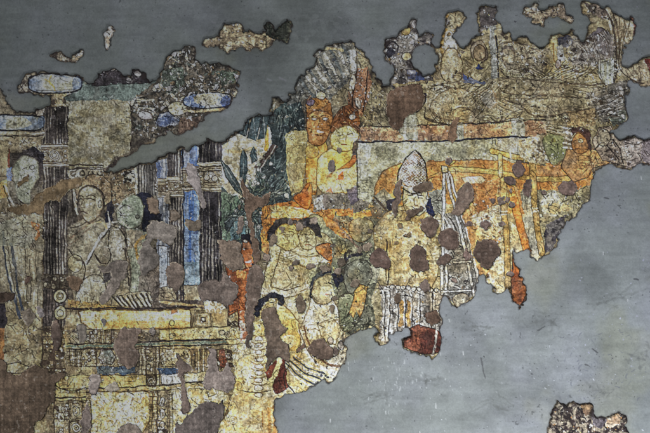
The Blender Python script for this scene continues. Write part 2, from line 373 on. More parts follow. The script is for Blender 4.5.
for y in (170,173,187): L([(183,y),(199,y)],.9,(62,50,44))
R([(184,285),(201,284),(202,303),(190,304),(184,301)], (156,146,118), (120,110,88), lab=b5, out=DK)
c6 = column('wide dark fluted column beside the painted plants')
cols_([(199,142),(222,140),(224,285),(201,285)], (48,45,50), (136,130,120), 200, 223, 4, c6)
b6 = part('ornament_band', c6)
band(200,163,222,191,b6,tan=(168,152,116)); L([(199,164.5),(222,163.5)],3,(190,176,136)); L([(200,167),(222,166)],.9,DK); L([(200,172),(222,171)],.9,DK)
for q in ((207,178),(215,179)): R(ell(*q,3,2.6), (206,194,160), out=DK)
R([(158,288),(172,286),(176,294),(178,304),(160,303)], (146,138,116), (108,100,84), out=DK); scr(box(158,287,182,304), 16, 6, .9)

# ---- standing figure at the left edge
f1 = part('painted_figure', 0, 'standing green-faced figure in a striped robe at the left edge')
R([(-40,210),(10,204),(26,206),(44,214),(44,330),(34,368),(4,368),(-40,360)], (132,124,98), (98,90,70), lab=f1)
R(box(-40,140,10,214), (126,114,82), (92,82,62)); R(box(8,168,13,182), (58,78,128), (100,110,140)); L([(10,150),(10,166)],2.2,(96,56,44)); R([(1,183),(8,178),(9,198),(2,200)], (172,146,88), (140,112,66))
L([(6,186),(12,200),(18,212)], 2, (160,150,130)); L([(4,186),(10,202),(15,212)], .9, DK)
for q in ([(4,232),(7,262),(13,290),(22,318)], [(12,244),(16,266),(19,290),(25,314)]): L(q, 2.8, (52,58,68)); 
for q in ([(8,240),(12,270),(18,300)], [(26,246),(27,276),(29,304)], [(36,246),(38,276),(39,306)], [(31,260),(32,300)], [(22,250),(24,280)]): L(q, .9, (60,54,44), .85)
for q in ([(6,246),(10,272),(16,296)], [(22,252),(24,280),(27,300)], [(33,250),(35,280),(35,304)]): L(q, 1.8, (168,160,124), .8)
R([(33,222),(40,224),(42,236),(36,240),(32,232)], (160,108,66), (128,86,54)); R([(0,222),(20,220),(40,232),(30,248),(0,246)], (130,134,114), (108,112,94), a=.7)
scr([(0,208),(44,212),(44,250),(0,250)], 46, 7, .9); scr([(4,310),(42,310),(36,366),(4,366)], 50, 8, .9); chips([(0,300),(44,300),(36,366),(0,366)], 40, .7, 2.6, [(160,150,120),(108,100,88),(76,68,56)])
R([(-40,300),(6,300),(9,318),(4,330),(-40,332)], (34,33,42), (48,44,48)); R([(-40,330),(5,328),(5,368),(-40,366)], (132,92,52), (100,70,46))
R([(6,364),(20,362),(30,366),(28,372),(8,372)], (164,154,116), (130,120,90), out=DK)
h1 = part('hair', f1); R([(18,160),(22,152),(34,147),(45,152),(45,172),(40,178),(36,160),(26,156)], (34,32,38), (52,46,46), lab=h1)
a1 = part('face', f1); FA = [(14,168),(19,160),(27,156),(35,158),(40,166),(40,176),(36,184),(32,192),(31,202),(20,202),(18,194),(15,184)]
R(FA, (144,150,130), (120,126,106), lab=a1, soft=True, out=(84,82,70)); R(ell(33,168,2.6,2),(170,172,156),out=DK); L([(24,170),(28,168)],1,DK); scr(FA, 22, 5, .8, (96,98,82)); L([(20,200),(28,206),(38,208)], 1.2, DK)
patch([(18,184),(24,179),(29,176),(30,181),(24,186),(19,188)], (104,92,72))
patch([(8,208),(28,203),(40,193),(55,184),(68,178),(84,178.5),(82,186),(72,191),(60,201),(47,203),(45,212),(30,216),(16,214)], (102,89,72), 'long brown mortar repair across the dark column', .16)
patch([(-40,290),(10,292),(14,296),(8,302),(-40,303)], (72,62,58))
patch([(24,277),(30,276),(31,281),(25,283)], (84,70,66)); patch([(38,306),(44,308),(46,314),(41,318),(37,312)], (134,130,140)); patch([(24,310),(32,308),(36,318),(30,326),(24,320)], (104,98,94))
patch([(-60,362),(3,360),(8,371),(20,372.5),(29,367.5),(40,365),(50,371),(63,372),(64,378),(57,383),(56,398),(50,408),(43,420),(34,433),(34,520),(-60,520)], (93,81,73), 'large brown mortar repair at the lower left', .2)

# ---- seated figure with a headdress
f2 = part('painted_figure', 0, 'seated bare-chested figure with a gold headdress and white sash')
BODY = [(82,218),(76,223),(70,228),(68,245),(70,262),(76,268),(72,288),(74,303),(95,305),(124,303),(134,297),(131,272),(128,250),(126,233),(120,225),(110,222),(101,216)]
R(BODY, (128,122,98), (98,90,70), lab=f2, out=(62,54,46), ow=1.1, md=.6)
R(BODY, (122,116,96), (144,138,116), k=N3, a=.35)
L([(111,226),(102,238),(94,251),(88,262)], 3.4, DK); L([(110,226),(101,238),(93,251),(87,262)], 2.2, (186,182,168)); L([(103,233),(99,240)],2.4,(206,206,204))
L([(110,228),(109,245),(111,256),(108,264)], 1.3, DK); L([(96,254),(101,262),(106,264)],1.2,DK); L([(114,226),(122,230),(126,240),(127,262),(130,285)], 1.4, (52,46,42))
L([(72,228),(80,226),(90,220)], 1, DK); L([(71,238),(82,230),(94,222)], 1.6, (118,96,76)); L([(69,246),(82,236),(92,228)], 1.1, (112,92,74)); L([(70,250),(76,258),(84,262),(86,270),(84,280)], 1.4, DK)
R(ell(76,263,7,8.5), (158,150,112), (126,116,82), out=DK); R(ell(100,246,6,10,-30), (150,142,112), a=.5); R(ell(117,246,7,14,0), (158,154,134), (136,130,110), a=.6, k=N3)
R([(84,280),(102,276),(106,300),(76,303)], (154,152,130), (130,126,104), out=DK, soft=True)
scr(BODY, 60, 5, .7, (96,86,68), .6); L([(86,220),(94,224),(102,219)],1,DK); L([(88,226),(102,222),(108,228)],1.4,(160,140,90))
hd = part('headdress', f2); HDP = [(75,200),(77,186),(83,178),(92,174),(104,176),(112,184),(112,200),(106,206),(104,194),(96,187),(86,187),(80,193),(78,206)]
R(HDP, (134,114,82), (98,80,58), lab=hd, k=N3, out=DK); chips(HDP, 30, .7, 1.8, [(190,178,146),(60,50,42)]); L([(78,206),(80,193),(86,187),(96,187),(104,194),(105,206)], 1.4, DK)
L([(75,190),(76,206),(78,214)],2.2,(172,160,128)); L([(73,188),(73.5,212)],1.1,DK)
fa2 = part('face', f2); FP = [(80,194),(86,187.5),(96,188),(103,195),(104,208),(99,217),(91,222),(84,218),(80,208)]
R(FP, (146,141,112), (122,114,88), lab=fa2, soft=True, out=(70,60,50), ow=1.1)
L([(78.5,197),(81,195.5),(84,197)],.8,DK); L([(87,197),(92,195),(97,197.5)],.8,DK); L([(79,199.5),(81,198.6),(83.5,199.6)],1.2,(52,42,36)); L([(87.5,199.6),(91,198.4),(95,199.8)],1.3,(52,42,36)); L([(84.5,198),(81.5,206),(82,208),(85,208)],.8,(84,68,52)); L([(80,212.4),(83.5,211.6),(88,212.8)],1.2,(70,52,44)); L([(81,214.4),(85,214.8)],.7,(96,80,64)); L([(88,206),(94,203)],2.5,(172,168,140),.5); R(ell(101,204,1.6,3.6), (166,156,122), out=DK, ow=.7)
h2 = part('hair', f2); R([(107,203),(112,200),(115,206),(113,222),(106,222)], NAVY, (56,52,56), lab=h2); L([(109,212),(111,222)],1.4,(176,164,136))
patch([(97,262),(105,267),(114,262),(126,260),(128,272),(120,285),(112,300),(104,305),(100,299),(108,285),(110,273),(102,271)], (122,116,116), 'lilac grey mortar repair across the lap')
patch([(69,276),(82,276),(84,282),(79,290),(70,288)], (112,96,84))
R([(104,266),(112,270),(110,280),(104,284)], (44,42,48), a=.8); scr(box(100,265,132,304), 26, 5, 1, (50,44,44))

# ---- green figure beside
f3 = part('painted_figure', 0, 'green-skinned attendant with dark blue hair')
R([(126,228),(150,230),(147,244),(140,258),(143,276),(149,288),(148,298),(130,299),(132,272),(128,250)], (128,136,114), (106,114,94), lab=f3, out=(58,56,48))
R([(127,230),(144,232),(142,246),(128,250)], (154,144,118), (126,116,92)); L([(147,236),(138,242),(137,254),(142,262)], 3, (146,116,58)); scr(box(127,232,148,298), 26, 6, .9)
h3 = part('hair', f3); R([(132,196),(141,192),(150,193),(156,202),(161,214),(159,234),(144,232),(142,208)], NAVY, (24,26,40), lab=h3)
a3 = part('face', f3); FG = [(117,212),(121,203),(128,197),(136,195),(142,200),(144,212),(142,224),(134,229),(124,226),(118,220)]
R(FG, (132,146,124), (108,122,102), lab=a3, soft=True, out=(56,60,50)); R(ell(138,217,2,2), (88,92,78), out=DK); L([(121,208),(126,205),(131,207)],.9,DK); scr(FG, 16, 5, .8, (84,92,78))
L([(117,211),(124,200),(133,194)], 1.6, (172,160,126)); L([(113,222),(122,222),(130,228)], 1.6, (160,156,140)); chips(box(110,212,128,232), 18, .8, 2.2, [(176,170,154),(46,42,46)])
patch([(147,200),(152,197),(158,203),(160,211),(155,214),(149,210)], (128,114,106))
patch([(148,228),(152,222),(160,221),(173,226),(176,234),(171,243),(163,242),(155,240),(151,245),(157,252),(159,262),(152,270),(144,276),(139,266),(140,250),(147,240)], (126,122,124), 'pale grey mortar repair beside the green attendant')
R([(139,275),(160,262),(160,300),(140,300)], (104,94,84), (70,64,60)); scr(box(140,265,160,302), 20, 6, 1)
patch([(165,192),(170,192),(171,200),(168,204),(164,200)], (126,120,112)); patch([(170,212),(176,210),(180,216),(176,222),(170,219)], (128,118,112))
patch([(168,268),(174,262),(182,264),(184,276),(182,286),(176,292),(169,286)], (116,106,104))
patch([(188,163),(196,165),(199,176),(204,192),(208,205),(202,209),(198,196),(190,184)], (130,126,134))
patch([(184,223),(190,219.5),(196,222),(202,219.5),(203,226),(197,230),(190,231)], (118,110,104))
patch([(199,284),(207,281),(220,279),(224,271),(231,279),(238,288),(233,303),(223,304),(212,300),(203,301),(199,291)], (122,112,112), 'grey mortar repair at the foot of the wide dark column', .14)

# ---- throne and plinth
th = part('painted_throne', 0, 'gold rail, friezes and cushions of the painted throne')
R(box(66,302,236,500), (146,134,98), (106,94,72), lab=th)
R([(68,299),(112,306),(112,309),(68,309)], (152,124,74), (116,92,60)); scr(box(68,296,112,309), 22, 6, .9)
R([(112,306),(114,298),(132,292),(151,291),(152,306)], (160,152,120), (120,112,90), out=DK)
for i in range(8): L([(114+4.6*i,297-.5*i),(122+4.4*i,306)], 1.5, (56,50,46)); L([(117+4.6*i,297-.5*i),(124+4.4*i,306)], 1, (196,188,160))
R([(152,300),(236,300),(236,308),(152,308)], (92,82,72), (60,54,52)); L([(160,302),(180,304),(204,306)], 2, (150,132,96)); L([(66,308.5),(130,308),(196,307)], 2, (44,38,38))
rl = part('throne_rail', th)
R([(79,310),(190,309),(192,327),(128,329),(92,329),(82,322)], (196,166,98), (232,214,160), lab=rl, k=NH, out=(70,54,38), ow=1.2)
R([(82,323),(190,320),(192,328),(92,330)], (168,126,66), (200,168,100), a=.6); R([(90,313),(186,312),(186,320),(90,321)], (240,226,178), (206,178,112), a=.6, k=N3); chips(box(84,311,190,328), 26, .6, 1.7, [(150,104,56),(236,226,190)], rim=None)
R(box(172,310,178,314), (150,100,50)); R(ell(172.5,322.5,2.4,3),(190,160,100),out=DK)
frieze(194,310,213,328,3); R(box(213,312,230,327), (176,160,116), (140,124,88)); frieze(228,310,239,326,2)
orn([(204,300),(222,302),(226,308),(222,313),(206,312)], (132,120,90), (200,190,150), 6, 7, 2)
r2 = part('throne_rail', th); R([(160,329),(232,326),(232,338),(160,340)], (196,182,132), (166,150,102), lab=r2, k=N3, out=DK)
for x,y in ((173,335),(222,332),(228,334)): R(ell(x,y,3,2.6), (160,148,116), out=DK)
R(box(68,329,160,343), (132,122,100), (92,84,72)); chips(box(68,329,160,343), 46, .8, 3, [(166,158,136),(74,66,60),(150,138,104)]); scr(box(68,329,160,343), 36, 6, .9)
for y, c, wd in ((341.6,(38,36,38),1.6),(344.2,(96,110,96),2.6),(346.8,(40,38,38),1.5)): L([(68,y+2),(140,y),(246,y-3.5)], wd, c, .95)
for x0,x1,k in ((68,82,1),(82,97,2),(97,140,2),(140,160,1),(160,192,2),(192,212,1),(212,236,2)): frieze(x0,349,x1,366,k)
frieze(84,329,98,343,2); frieze(98,329,112,343,1)
R([(162,350),(190,349),(190,365),(164,366)], (196,186,150), (150,140,108), k=N3); scr(box(162,350,192,366), 16, 6, .9); cols_(box(192,348,212,378), (118,104,78), (206,194,150), 192, 212, 5)
frieze(140,347,147,374,1); frieze(147,347,154,374,2); frieze(154,347,160,374,1)
R([(102,350),(112,348),(116,356),(112,364),(104,364),(100,356)], (110,116,108), (170,168,150), out=DK)
R([(97,366),(136,366),(136,373),(97,374)], (58,72,88), (84,96,104), k=NH); R([(159,367),(178,367),(178,375),(160,375)], (62,80,104), (40,48,60))
r3 = part('throne_rail', th); R([(57,375),(160,374),(160,386),(118,387),(57,388)], (192,174,112), (160,142,90), lab=r3, out=DK); frieze(147,375,157,385,0)
R([(161,374.5),(183,373),(183,383),(162,385)], (226,222,206), (190,180,150), out=DK); R([(184,373),(206,371),(206,380),(184,383)], (198,186,146), (160,146,106), out=DK)
L([(57,387.5),(118,387),(206,381)], 1.2, DK); L([(60,391.5),(118,391),(206,388)], 1.3, DK); R([(118,388),(206,383),(206,387),(118,391)], (176,158,106), (136,118,80))
R(box(54,375,86,401), (178,160,104), (140,122,82)); L([(54,384),(70,390),(86,387)],1.2,DK); L([(54,397),(86,396)],1.6,DK); scr(box(54,376,88,400), 18, 7, .9)
cu1 = part('cushion', th); R([(93,393),(104,391),(148,391),(153,400),(152,415),(146,428),(132,440),(96,440),(90,412)], (208,186,122), (238,226,184), lab=cu1, k=N3, out=(92,76,50), soft=True)
R([(95,415),(146,412),(130,440),(96,440)], (240,230,198), (210,190,134), a=.6); chips([(93,394),(150,394),(146,428),(96,433)], 90, .6, 2.2, [(248,240,210),(176,146,84),(150,122,70)], rim=None); scr([(93,394),(150,394),(140,432),(96,433)], 30, 6, .7, (140,110,66))
frieze(55,400,70,418,2); frieze(55,418,70,500,2); frieze(70,400,84,420,3); frieze(70,420,84,434,0); frieze(84,400,92,500,1)
for q in ((77,410),(62,416)): R(ell(*q,3.5,5), (190,174,126), out=DK); R(ell(*q,1.5,2), (90,76,56))
frieze(150,390,158,500,1); frieze(158,390,168,500,2); frieze(168,392,173,500,1)
for y in (401,413,425): R(ell(163,y,2.6,4.6), (204,200,184), out=DK); R(ell(163,y,1.2,2.2), (120,112,92))
R([(172,388),(206,386),(224,392),(230,404),(228,440),(172,440)], (220,208,164), (178,160,108), k=N3); scr(box(172,388,232,433), 36, 7, .8)
for r in (6,9,12): L([(226,390),(226+r*.7,400),(224+r*.4,412),(216,428)], .9, (92,78,54))
for q in ((238,385,4,4),(243,392,3.4,5.5),(243,402,3.6,5.5),(240,412,4,5),(234,420,4,4)): R(ell(*q), (186,172,126), (140,124,88), out=DK); R(ell(q[0],q[1],1.6,2), (228,218,184), out=DK)
chips(box(66,346,236,392), 90, .7, 2.2, [(214,206,178),(60,54,48),(150,146,146)])
patch([(114,342),(119,334),(125,326),(132,326.5),(142,328),(140,335),(136,345),(141,355),(135,366),(128,368),(119,362),(116,350)], (112,100,97), 'brown mortar repair below the gold rail', .18)
patch([(80,323),(85,325),(88,334),(84,341),(79,338),(77,330)], (130,126,126)); patch([(101,321),(104,319),(107,321.5),(104,325)], (112,110,116))
patch([(150,327),(155,326),(156,332),(152,335),(149,332)], (126,122,126)); patch([(90,376),(96,374),(101,379),(100,390),(95,396),(90,390)], (128,122,126)); patch([(107,384),(116,383),(119,387),(113,391),(107,389)], (150,146,142))
patch([(84,405),(89,404),(91,416),(90,430),(83,432),(82,418)], (112,104,106)); patch([(118,428),(130,421),(140,428),(142,440),(120,444)], (122,114,112))
patch([(177,354),(180,352),(184,359),(191.5,365),(190,371),(184,373),(185,385),(190,400),(189,412),(185,414),(181,405),(180,385),(177,370)], (112,101,100), 'narrow brown mortar repair on the plinth', .16)
R([(219,350),(226,350),(226,364),(220,368)], (136,74,48), (100,54,40))
patch([(209,349),(217,349),(217,362),(219,369),(223,368),(227,361),(232,372),(235,382),(234,389),(228,392),(218,389),(207,388),(203,381),(207,368)], (132,124,127), 'two-lobed lilac mortar repair beside the plinth', .16)
patch([(181,424),(190,415),(198,404),(208,401),(218,402),(222,398),(225,408),(221,424),(218,433),(216,500),(168,500),(175,428)], (100,94,97), 'dark grey mortar repair at the foot of the plinth', .14)

# ---- yellow ornament stack right of the throne
YST = [(230,330),(268,318),(274,350),(272,400),(278,500),(226,500),(230,404),(236,385)]
R(YST, (232,216,156), (200,170,92)); R(YST, (244,236,204), (214,190,124), k=N3, a=.5)
for y in range(334, 392, 7): L([(252,y),(259,y+2),(267,y)], 1.1, (126,100,56)); R(ell(259,y+4,4,2.4), (242,232,196), out=(110,88,54))
for x,y in ((232,340),(240,334),(236,348),(242,346)): R(ell(x,y,5,4.4,20), (242,232,188), (214,192,126), out=(140,112,66))
scr(YST, 60, 7, .8, (140,112,66)); chips(YST, 110, .6, 2.6, [(250,246,226),(190,154,80),(160,130,80)], rim=None); L([(238,390),(262,391),(276,389)], .9, (96,80,60)); R([(262,410),(276,404),(280,500),(264,500)], (198,140,66), (226,200,140), k=NV)
R(box(226,418,262,440), (196,172,112), (220,200,150), k=NH)

# ---- painted plants
pl = part('painted_plants', 0, 'dark green leaves and white blossom on a pale ground')
PLN = [(222,146),(245,128),(256,116),(272,112),(300,92),(306,132),(288,150),(292,205),(264,216),(264,250),(222,244)]
R(PLN, (58,70,70), (40,48,50), lab=pl)
R([(222,147),(236,136),(248,128),(270,128),(272,146),(264,158),(258,182),(250,206),(236,202),(222,186)], (206,198,174), (160,150,118), k=N3)
L([(226,152),(240,152),(256,148)], 3, (178,150,90), .5); L([(266,122),(267,142),(266,150)], 3.4, (186,140,50))
R([(222,192),(238,196),(246,214),(244,240),(222,240)], (92,112,94), (66,82,70)); R([(228,222),(242,214),(248,232),(232,242)], (84,112,118), (62,82,88))
LF = (62,78,84)
for q in ([(221,160),(230,169),(239,184),(243,196),(235,190),(226,177)], [(243,149),(247,158),(247,178),(243,190),(240,178),(240,160)], [(254,147),(258,152),(257,160),(252,164),(250,156)], [(240,120),(250,117),(246,136),(238,133)], [(253,115),(261,118),(256,141),(247,138)], [(263,116),(270,114),(265,138),(258,140)], [(271,176),(280,168),(268,190),(258,194)], [(262,196),(286,184),(270,200)], [(268,206),(282,199),(292,204),(284,211),(268,212)], [(225,222),(240,204),(236,218),(228,232)], [(262,222),(272,212),(270,228),(264,240)], [(256,214),(266,210),(260,226)], [(246,236),(252,228),(252,240)]):
    R(q, LF, (46,60,64), lab=pl, out=(30,34,38)); c_ = np.array(q); L([c_[0], c_.mean(0), c_[len(q)//2]], .8, (120,132,132), .7)
for i in range(12): x = 258 + 3.2 * i; L([(x,196),(x+4,188-rng.random()*8),(x+12,174+rng.random()*8)], 1.2, (96,112,114) if i % 2 else (28,34,38), .85)
L([(256,170),(264,160),(274,148)], 6, (66,54,50)); L([(252,180),(264,164),(276,146)], 1, (150,144,130)); scr([(256,172),(278,146),(286,198),(262,200)], 40, 10, 1, (104,118,118), .7, -50, 30); scr([(272,104),(303,98),(304,132),(284,144)], 60, 12, 1.2, (26,32,34), .8, 95, 18); scr([(272,104),(303,98),(304,132),(284,144)], 26, 9, .9, (112,122,118), .7, 95, 18)
scr([(222,196),(246,200),(264,216),(262,246),(222,242)], 60, 9, 1.1, (34,40,42), .8, -50, 50); scr([(222,196),(262,216),(262,246),(222,242)], 30, 7, .9, (136,148,140), .7, -50, 50)
chips([(250,150),(290,150),(291,208),(262,214),(244,206)], 60, .8, 2.8, [(196,190,170),(150,148,130),(120,128,116)], rim=None); chips([(272,104),(304,98),(304,132),(282,146)], 24, .8, 2, [(150,150,134),(110,118,112)], rim=None)
for i in range(70):
    bx, by = [(256,196),(252,206),(262,200),(248,214),(268,196),(256,226)][i % 6]; th_ = rng.random()*6.283; l_ = 8 + 12*rng.random(); hw = 1.2 + 1.1*rng.random()
    bx += rng.normal(0,4); by += rng.normal(0,5); dx, dy = math.cos(th_), math.sin(th_); sx_, sy_ = bx + 4*dx, by + 4*dy
    if sx_ + l_*dx > 292 or sx_ + l_*dx < 224: continue
    g_ = [(70,88,90),(54,70,72),(88,104,92),(104,116,108),(62,80,72)][rng.integers(0,5)]
    R([(sx_,sy_),(sx_+l_*.45*dx-hw*dy,sy_+l_*.45*dy+hw*dx),(sx_+l_*dx,sy_+l_*dy),(sx_+l_*.45*dx+hw*dy,sy_+l_*.45*dy-hw*dx)], g_, lab=pl, out=(34,38,38), ow=.6, wob=.5); L([(sx_,sy_),(sx_+l_*dx,sy_+l_*dy)], .5, (136,146,138), .6)
for x,y in ((248,176),(255,182),(253,186),(258,184),(249,179),(268,209),(261,214),(235,211),(247,221),(258,227),(271,164),(257,170),(264,178),(241,180)): R(ell(x+rng.random(),y,1.9,1.6), (226,222,208), out=(90,90,84), ow=.5)
patch([(243,180),(249,190),(252,196),(262,197),(272,192),(271,198),(266,205),(258,208),(254,212),(254,225),(258,240),(262,256),(259,262),(255,264),(253,244),(250,226),(247,210),(244,200),(241,186)], (110,94,86), 'branching brown mortar repair through the painted plants')
patch([(246,278),(250,268),(257,264),(263,270),(263,286),(259,300),(255,312),(253,328),(251,345),(246,343),(247,315),(245,292)], (113,101,98), 'tall brown mortar repair beside the red-brown figure', .14)
patch([(238,218),(243,214),(245,222),(242,232),(237,232)], (124,114,114))
patch([(219,240),(224,238),(232,241),(240,245),(243,258),(241,268),(233,270),(226,264),(221,254)], (114,103,98))
for x,y,r in ((240,207,2.4),(267,256,3.5)): patch(ell(x,y,r,r*1.2), (122,112,108))

# ---- small red-brown figure
f4 = part('painted_figure', 0, 'small red-brown figure with black hair')
R([(226,264),(240,270),(250,266),(257,268),(256,280),(247,288),(246,300),(246,330),(240,330),(238,310),(228,316),(230,300),(238,290),(228,276)], (160,88,44), (120,62,36), lab=f4, out=(60,40,34))
R([(228,302),(238,296),(240,308),(230,312)], (150,82,42), (112,60,36), out=DK); R([(240,312),(246,310),(247,340),(241,342)], (226,216,190), (150,90,60), k=N3)
h4 = part('hair', f4); R([(240,240),(242,234),(250,232),(254,238),(254,246),(248,241),(242,244)], (30,30,36), lab=h4)
a4 = part('face', f4); R([(242,243),(248,240),(253,246),(256,256),(254,266),(246,268),(242,258)], (180,108,54), (148,82,42), lab=a4, out=(60,40,34)); R(ell(245.5,241,2.6,1.8), (214,200,160), out=DK); L([(244,249),(248,249)],1,DK); L([(246,262),(251,261)],1.4,(226,216,200)); R(ell(245,250,1,.8),(226,220,200))
R([(238,268),(246,272),(244,280),(238,276)], (184,118,60)); chips(box(228,264,256,300), 22, .6, 1.4, [(226,206,170),(90,50,34)], rim=None); L([(253,264),(260,270)],2,(38,38,44))

# ---- orange backdrop and seated couple
R([(262,206),(300,200),(330,206),(350,226),(356,260),(330,280),(262,250)], ORG, (168,100,40), k=N2); R([(270,206),(296,207),(316,214),(300,219),(272,217)], (222,206,154), (200,166,92), k=N3); scr([(264,204),(350,220),(346,260),(320,262)], 24, 10, .9, (96,56,32))
R([(312,214),(330,224),(334,246),(322,250),(308,230)], (160,166,132), (130,134,104), out=DK, soft=True)
f5 = part('painted_figure', 0, 'pale yellow seated figure of the embracing couple')
CP = [(270,246),(280,238),(296,234),(318,232),(330,238),(334,252),(326,264),(332,280),(320,306),(302,332),(282,342),(266,306),(263,288),(272,262)]
R(CP, (188,176,128), (142,130,90), lab=f5, out=(80,70,48), soft=True); R(CP, (204,194,150), (158,146,100), k=N3, a=.45)
R([(300,258),(318,256),(326,270),(318,300),(304,290)], (156,160,124), (184,180,140), a=.8); R(ell(284,276,13,15), (216,206,168), (194,180,134), a=.7); R([(264,270),(272,262),(270,286),(264,288)], (126,78,50)); 
L([(276,248),(270,268),(266,288)], 9, (208,196,140)); L([(281,250),(276,268),(271,286)],1,(90,74,48)); L([(270,250),(266,268),(262,290)],1.1,(90,74,48)); L([(264,291),(282,294),(300,290),(306,287)], 6, (222,212,176)); L([(264,295),(284,298),(302,293)],1,(90,74,48)); L([(272,287),(286,290),(300,286)],1,(90,74,48))
L([(288,254),(306,262),(326,258)], 8, (222,214,168)); L([(288,249),(306,256),(328,252)],1,(110,94,60)); L([(290,260),(306,267),(322,263)],1,(110,94,60)); L([(286,272),(292,282),(284,288)],1,(110,94,60))
scr(CP, 70, 7, .8, (112,94,58), .7)
for i in range(5): L([(276,252+2.5*i),(286,254+2.4*i),(296,252+2*i)],.8,(116,98,62),.7)
h5 = part('hair', f5); R([(268,240),(270,226),(276,219),(288,217),(296,222),(304,218),(314,218),(320,226),(322,238),(314,236),(308,226),(300,228),(290,222),(280,228),(274,244)], (42,40,42), (64,58,52), lab=h5)
a5 = part('face', f5); R([(276,232),(282,225),(291,223),(298,230),(299,242),(292,250),(281,248),(275,242)], (200,188,120), (166,150,88), lab=a5, out=(96,80,48), soft=True); R([(299,232),(306,227),(314,232),(316,244),(308,250),(300,246)], (184,174,126), (150,140,98), lab=a5, out=(96,80,48), soft=True)
scr([(276,228),(314,230),(312,248),(278,248)], 20, 4, .8, (96,78,48))
for q in ((283,229,3,2.6),(300,226,4.5,4),(313,222,4,3.4),(296,262,4,3.4),(291,267,3,3),(311,266,5,3.2),(324,268,4.2,3.6),(337,270.5,4.4,3.4),(333,245,3,2.4)): patch(ell(*q), (130,120,116))
patch(ell(274,240,3.6,7,15), (120,110,100)); patch(ell(300,304,5.4,9,-5), (126,114,104)); patch(ell(291,222,2.4,2.2), (120,110,110))
R([(316,246),(330,243),(334,254),(328,260),(318,252)], (212,122,38), (180,100,36), out=DK, soft=True)

for x,y in ((283.5,233),(291,232),(304,235),(310.5,235)): L([(x-2,y),(x,y-.9),(x+2.2,y+.2)], .9, (70,56,42), .7); L([(x-2.4,y-2.6),(x,y-3.4),(x+2.6,y-2.4)], .6, (90,72,50), .6)
for x,y in ((288,234),(307.6,237)): L([(x,y),(x-1,y+5),(x+1.2,y+5.6)], .8, (104,84,52)); L([(x-2.4,y+8.6),(x+.4,y+8),(x+3,y+9)], 1.2, (120,84,56), .6)
folds([(302,300),(300,318),(292,334)], [(316,300),(312,320),(304,334)], 5, lt=(216,206,168)); folds([(272,296),(274,312),(280,330)], [(288,298),(288,316),(290,334)], 4, lt=(210,196,140))
R([(318,262),(330,262),(334,276),(326,286),(316,276)], (110,110,88), (80,76,64), k=N3, a=.8)
# ---- kneeling women, white skirts at the bottom
SK = [(286,300),(312,300),(346,322),(348,370),(330,386),(300,394),(272,402),(270,366),(284,340)]
R(SK, (214,204,164), (176,160,112), k=N2)
f6 = part('painted_figure', 0, 'kneeling woman with dark blue hair and white skirt')
R([(312,296),(330,294),(344,318),(348,356),(336,382),(316,382),(296,356),(300,330)], (228,220,190), (198,182,138), lab=f6, out=(90,78,56)); scr([(300,300),(344,320),(340,372),(300,360)], 50, 8, .9, (104,88,60)); chips([(300,300),(344,320),(340,372),(300,360)], 70, .6, 2, [(246,242,224),(180,156,100),(120,104,84)], rim=None)
h6 = part('hair', f6); L([(312,296),(313,284),(318,276),(328,271),(338,273),(345,281),(343,291)], 5.5, (36,38,50), lab=h6)
a6 = part('face', f6); R([(314,284),(320,277),(330,275),(338,281),(341,288),(336,295),(326,304),(316,302),(312,293)], (202,190,144), (172,158,112), lab=a6, soft=True, out=(80,68,48)); L([(328,282),(333,284)],1.2,DK); L([(331,281),(335,283)],.8,DK); L([(326,294),(331,294)],1,(120,80,56))
f7 = part('painted_figure', 0, 'pale woman with a jewelled dark hair band at the lower centre')
R([(276,300),(290,310),(300,324),(300,352),(290,366),(284,345),(276,330)], (224,208,140), (188,160,86), lab=f7, out=(110,90,54)); R([(282,336),(292,334),(296,344),(286,350)], (232,220,170))
R([(270,395),(280,362),(292,350),(310,356),(330,372),(326,384),(300,394)], (228,214,160), (200,176,112)); 
h7 = part('hair', f7); L([(258,314),(259,305),(264,299),(272,296),(279,298),(282,303)], 6, (34,36,46), lab=h7); R(ell(272,300,3.4,2.2,10), (228,214,156), out=DK); chips(ell(266,303,6,4),9,.5,1,[(226,220,200)],rim=None)
for i in range(7): L([(284+2*i,364-1.5*i),(298+2.2*i,378-2*i),(314+2.2*i,388-3*i)], 1.5, (70,74,84) if i%2 else (246,242,228))
for i in range(4): L([(284-1.5*i,372),(288,384),(296,394)], 1.3, (74,66,60) if i%2 else (240,234,210))
L([(304,326),(310,346),(324,362),(340,366)], 2.2, (110,80,58)); L([(300,330),(306,350),(320,366),(336,372)], 3, (238,232,214)); L([(298,324),(304,344),(316,362)],1,(110,92,64))
R([(264,372),(276,358),(285,356),(288,386),(276,394)], (128,66,48), (96,50,42)); L([(270,384),(276,370),(280,356)], 5, (224,208,140)); L([(290,364),(284,374),(286,388)],1,DK)
R([(318,324),(332,318),(342,326),(336,344),(322,340)], (222,214,178), (184,166,118), out=(110,94,62))
for x,y in ((331,340),(334,352),(322,352),(341,345)): R(ell(x,y,3,4), (214,206,186), (150,140,130), out=DK)
chips([(300,360),(346,340),(340,372),(310,386)], 50, .6, 2, [(248,246,240),(60,60,70),(150,150,160)], rim=None)
patch([(274,306),(278,318),(283,326),(286,331),(281,337),(288,345),(291,353),(290,363),(284,359),(276,357),(270,364),(266,370),(264,366),(268,350),(266,338),(263,322),(264,310)], (112,100,94), 'star-shaped brown mortar repair among the pale women')
patch([(307,347),(314,340),(323,338.5),(330,345),(333,352),(330,358),(322,361),(314,357)], (120,104,98), 'round brown mortar repair on the white skirt'); patch([(297,349),(302,345),(305,347),(301,352),(297,352)], (112,92,84))
patch(ell(331.5,309,3.2,5,20), (138,126,112)); patch(ell(335,350,3,4,0), (112,100,100))
R([(345,328),(362,324),(378,330),(352,336)], (150,84,56), (110,60,44), out=DK)

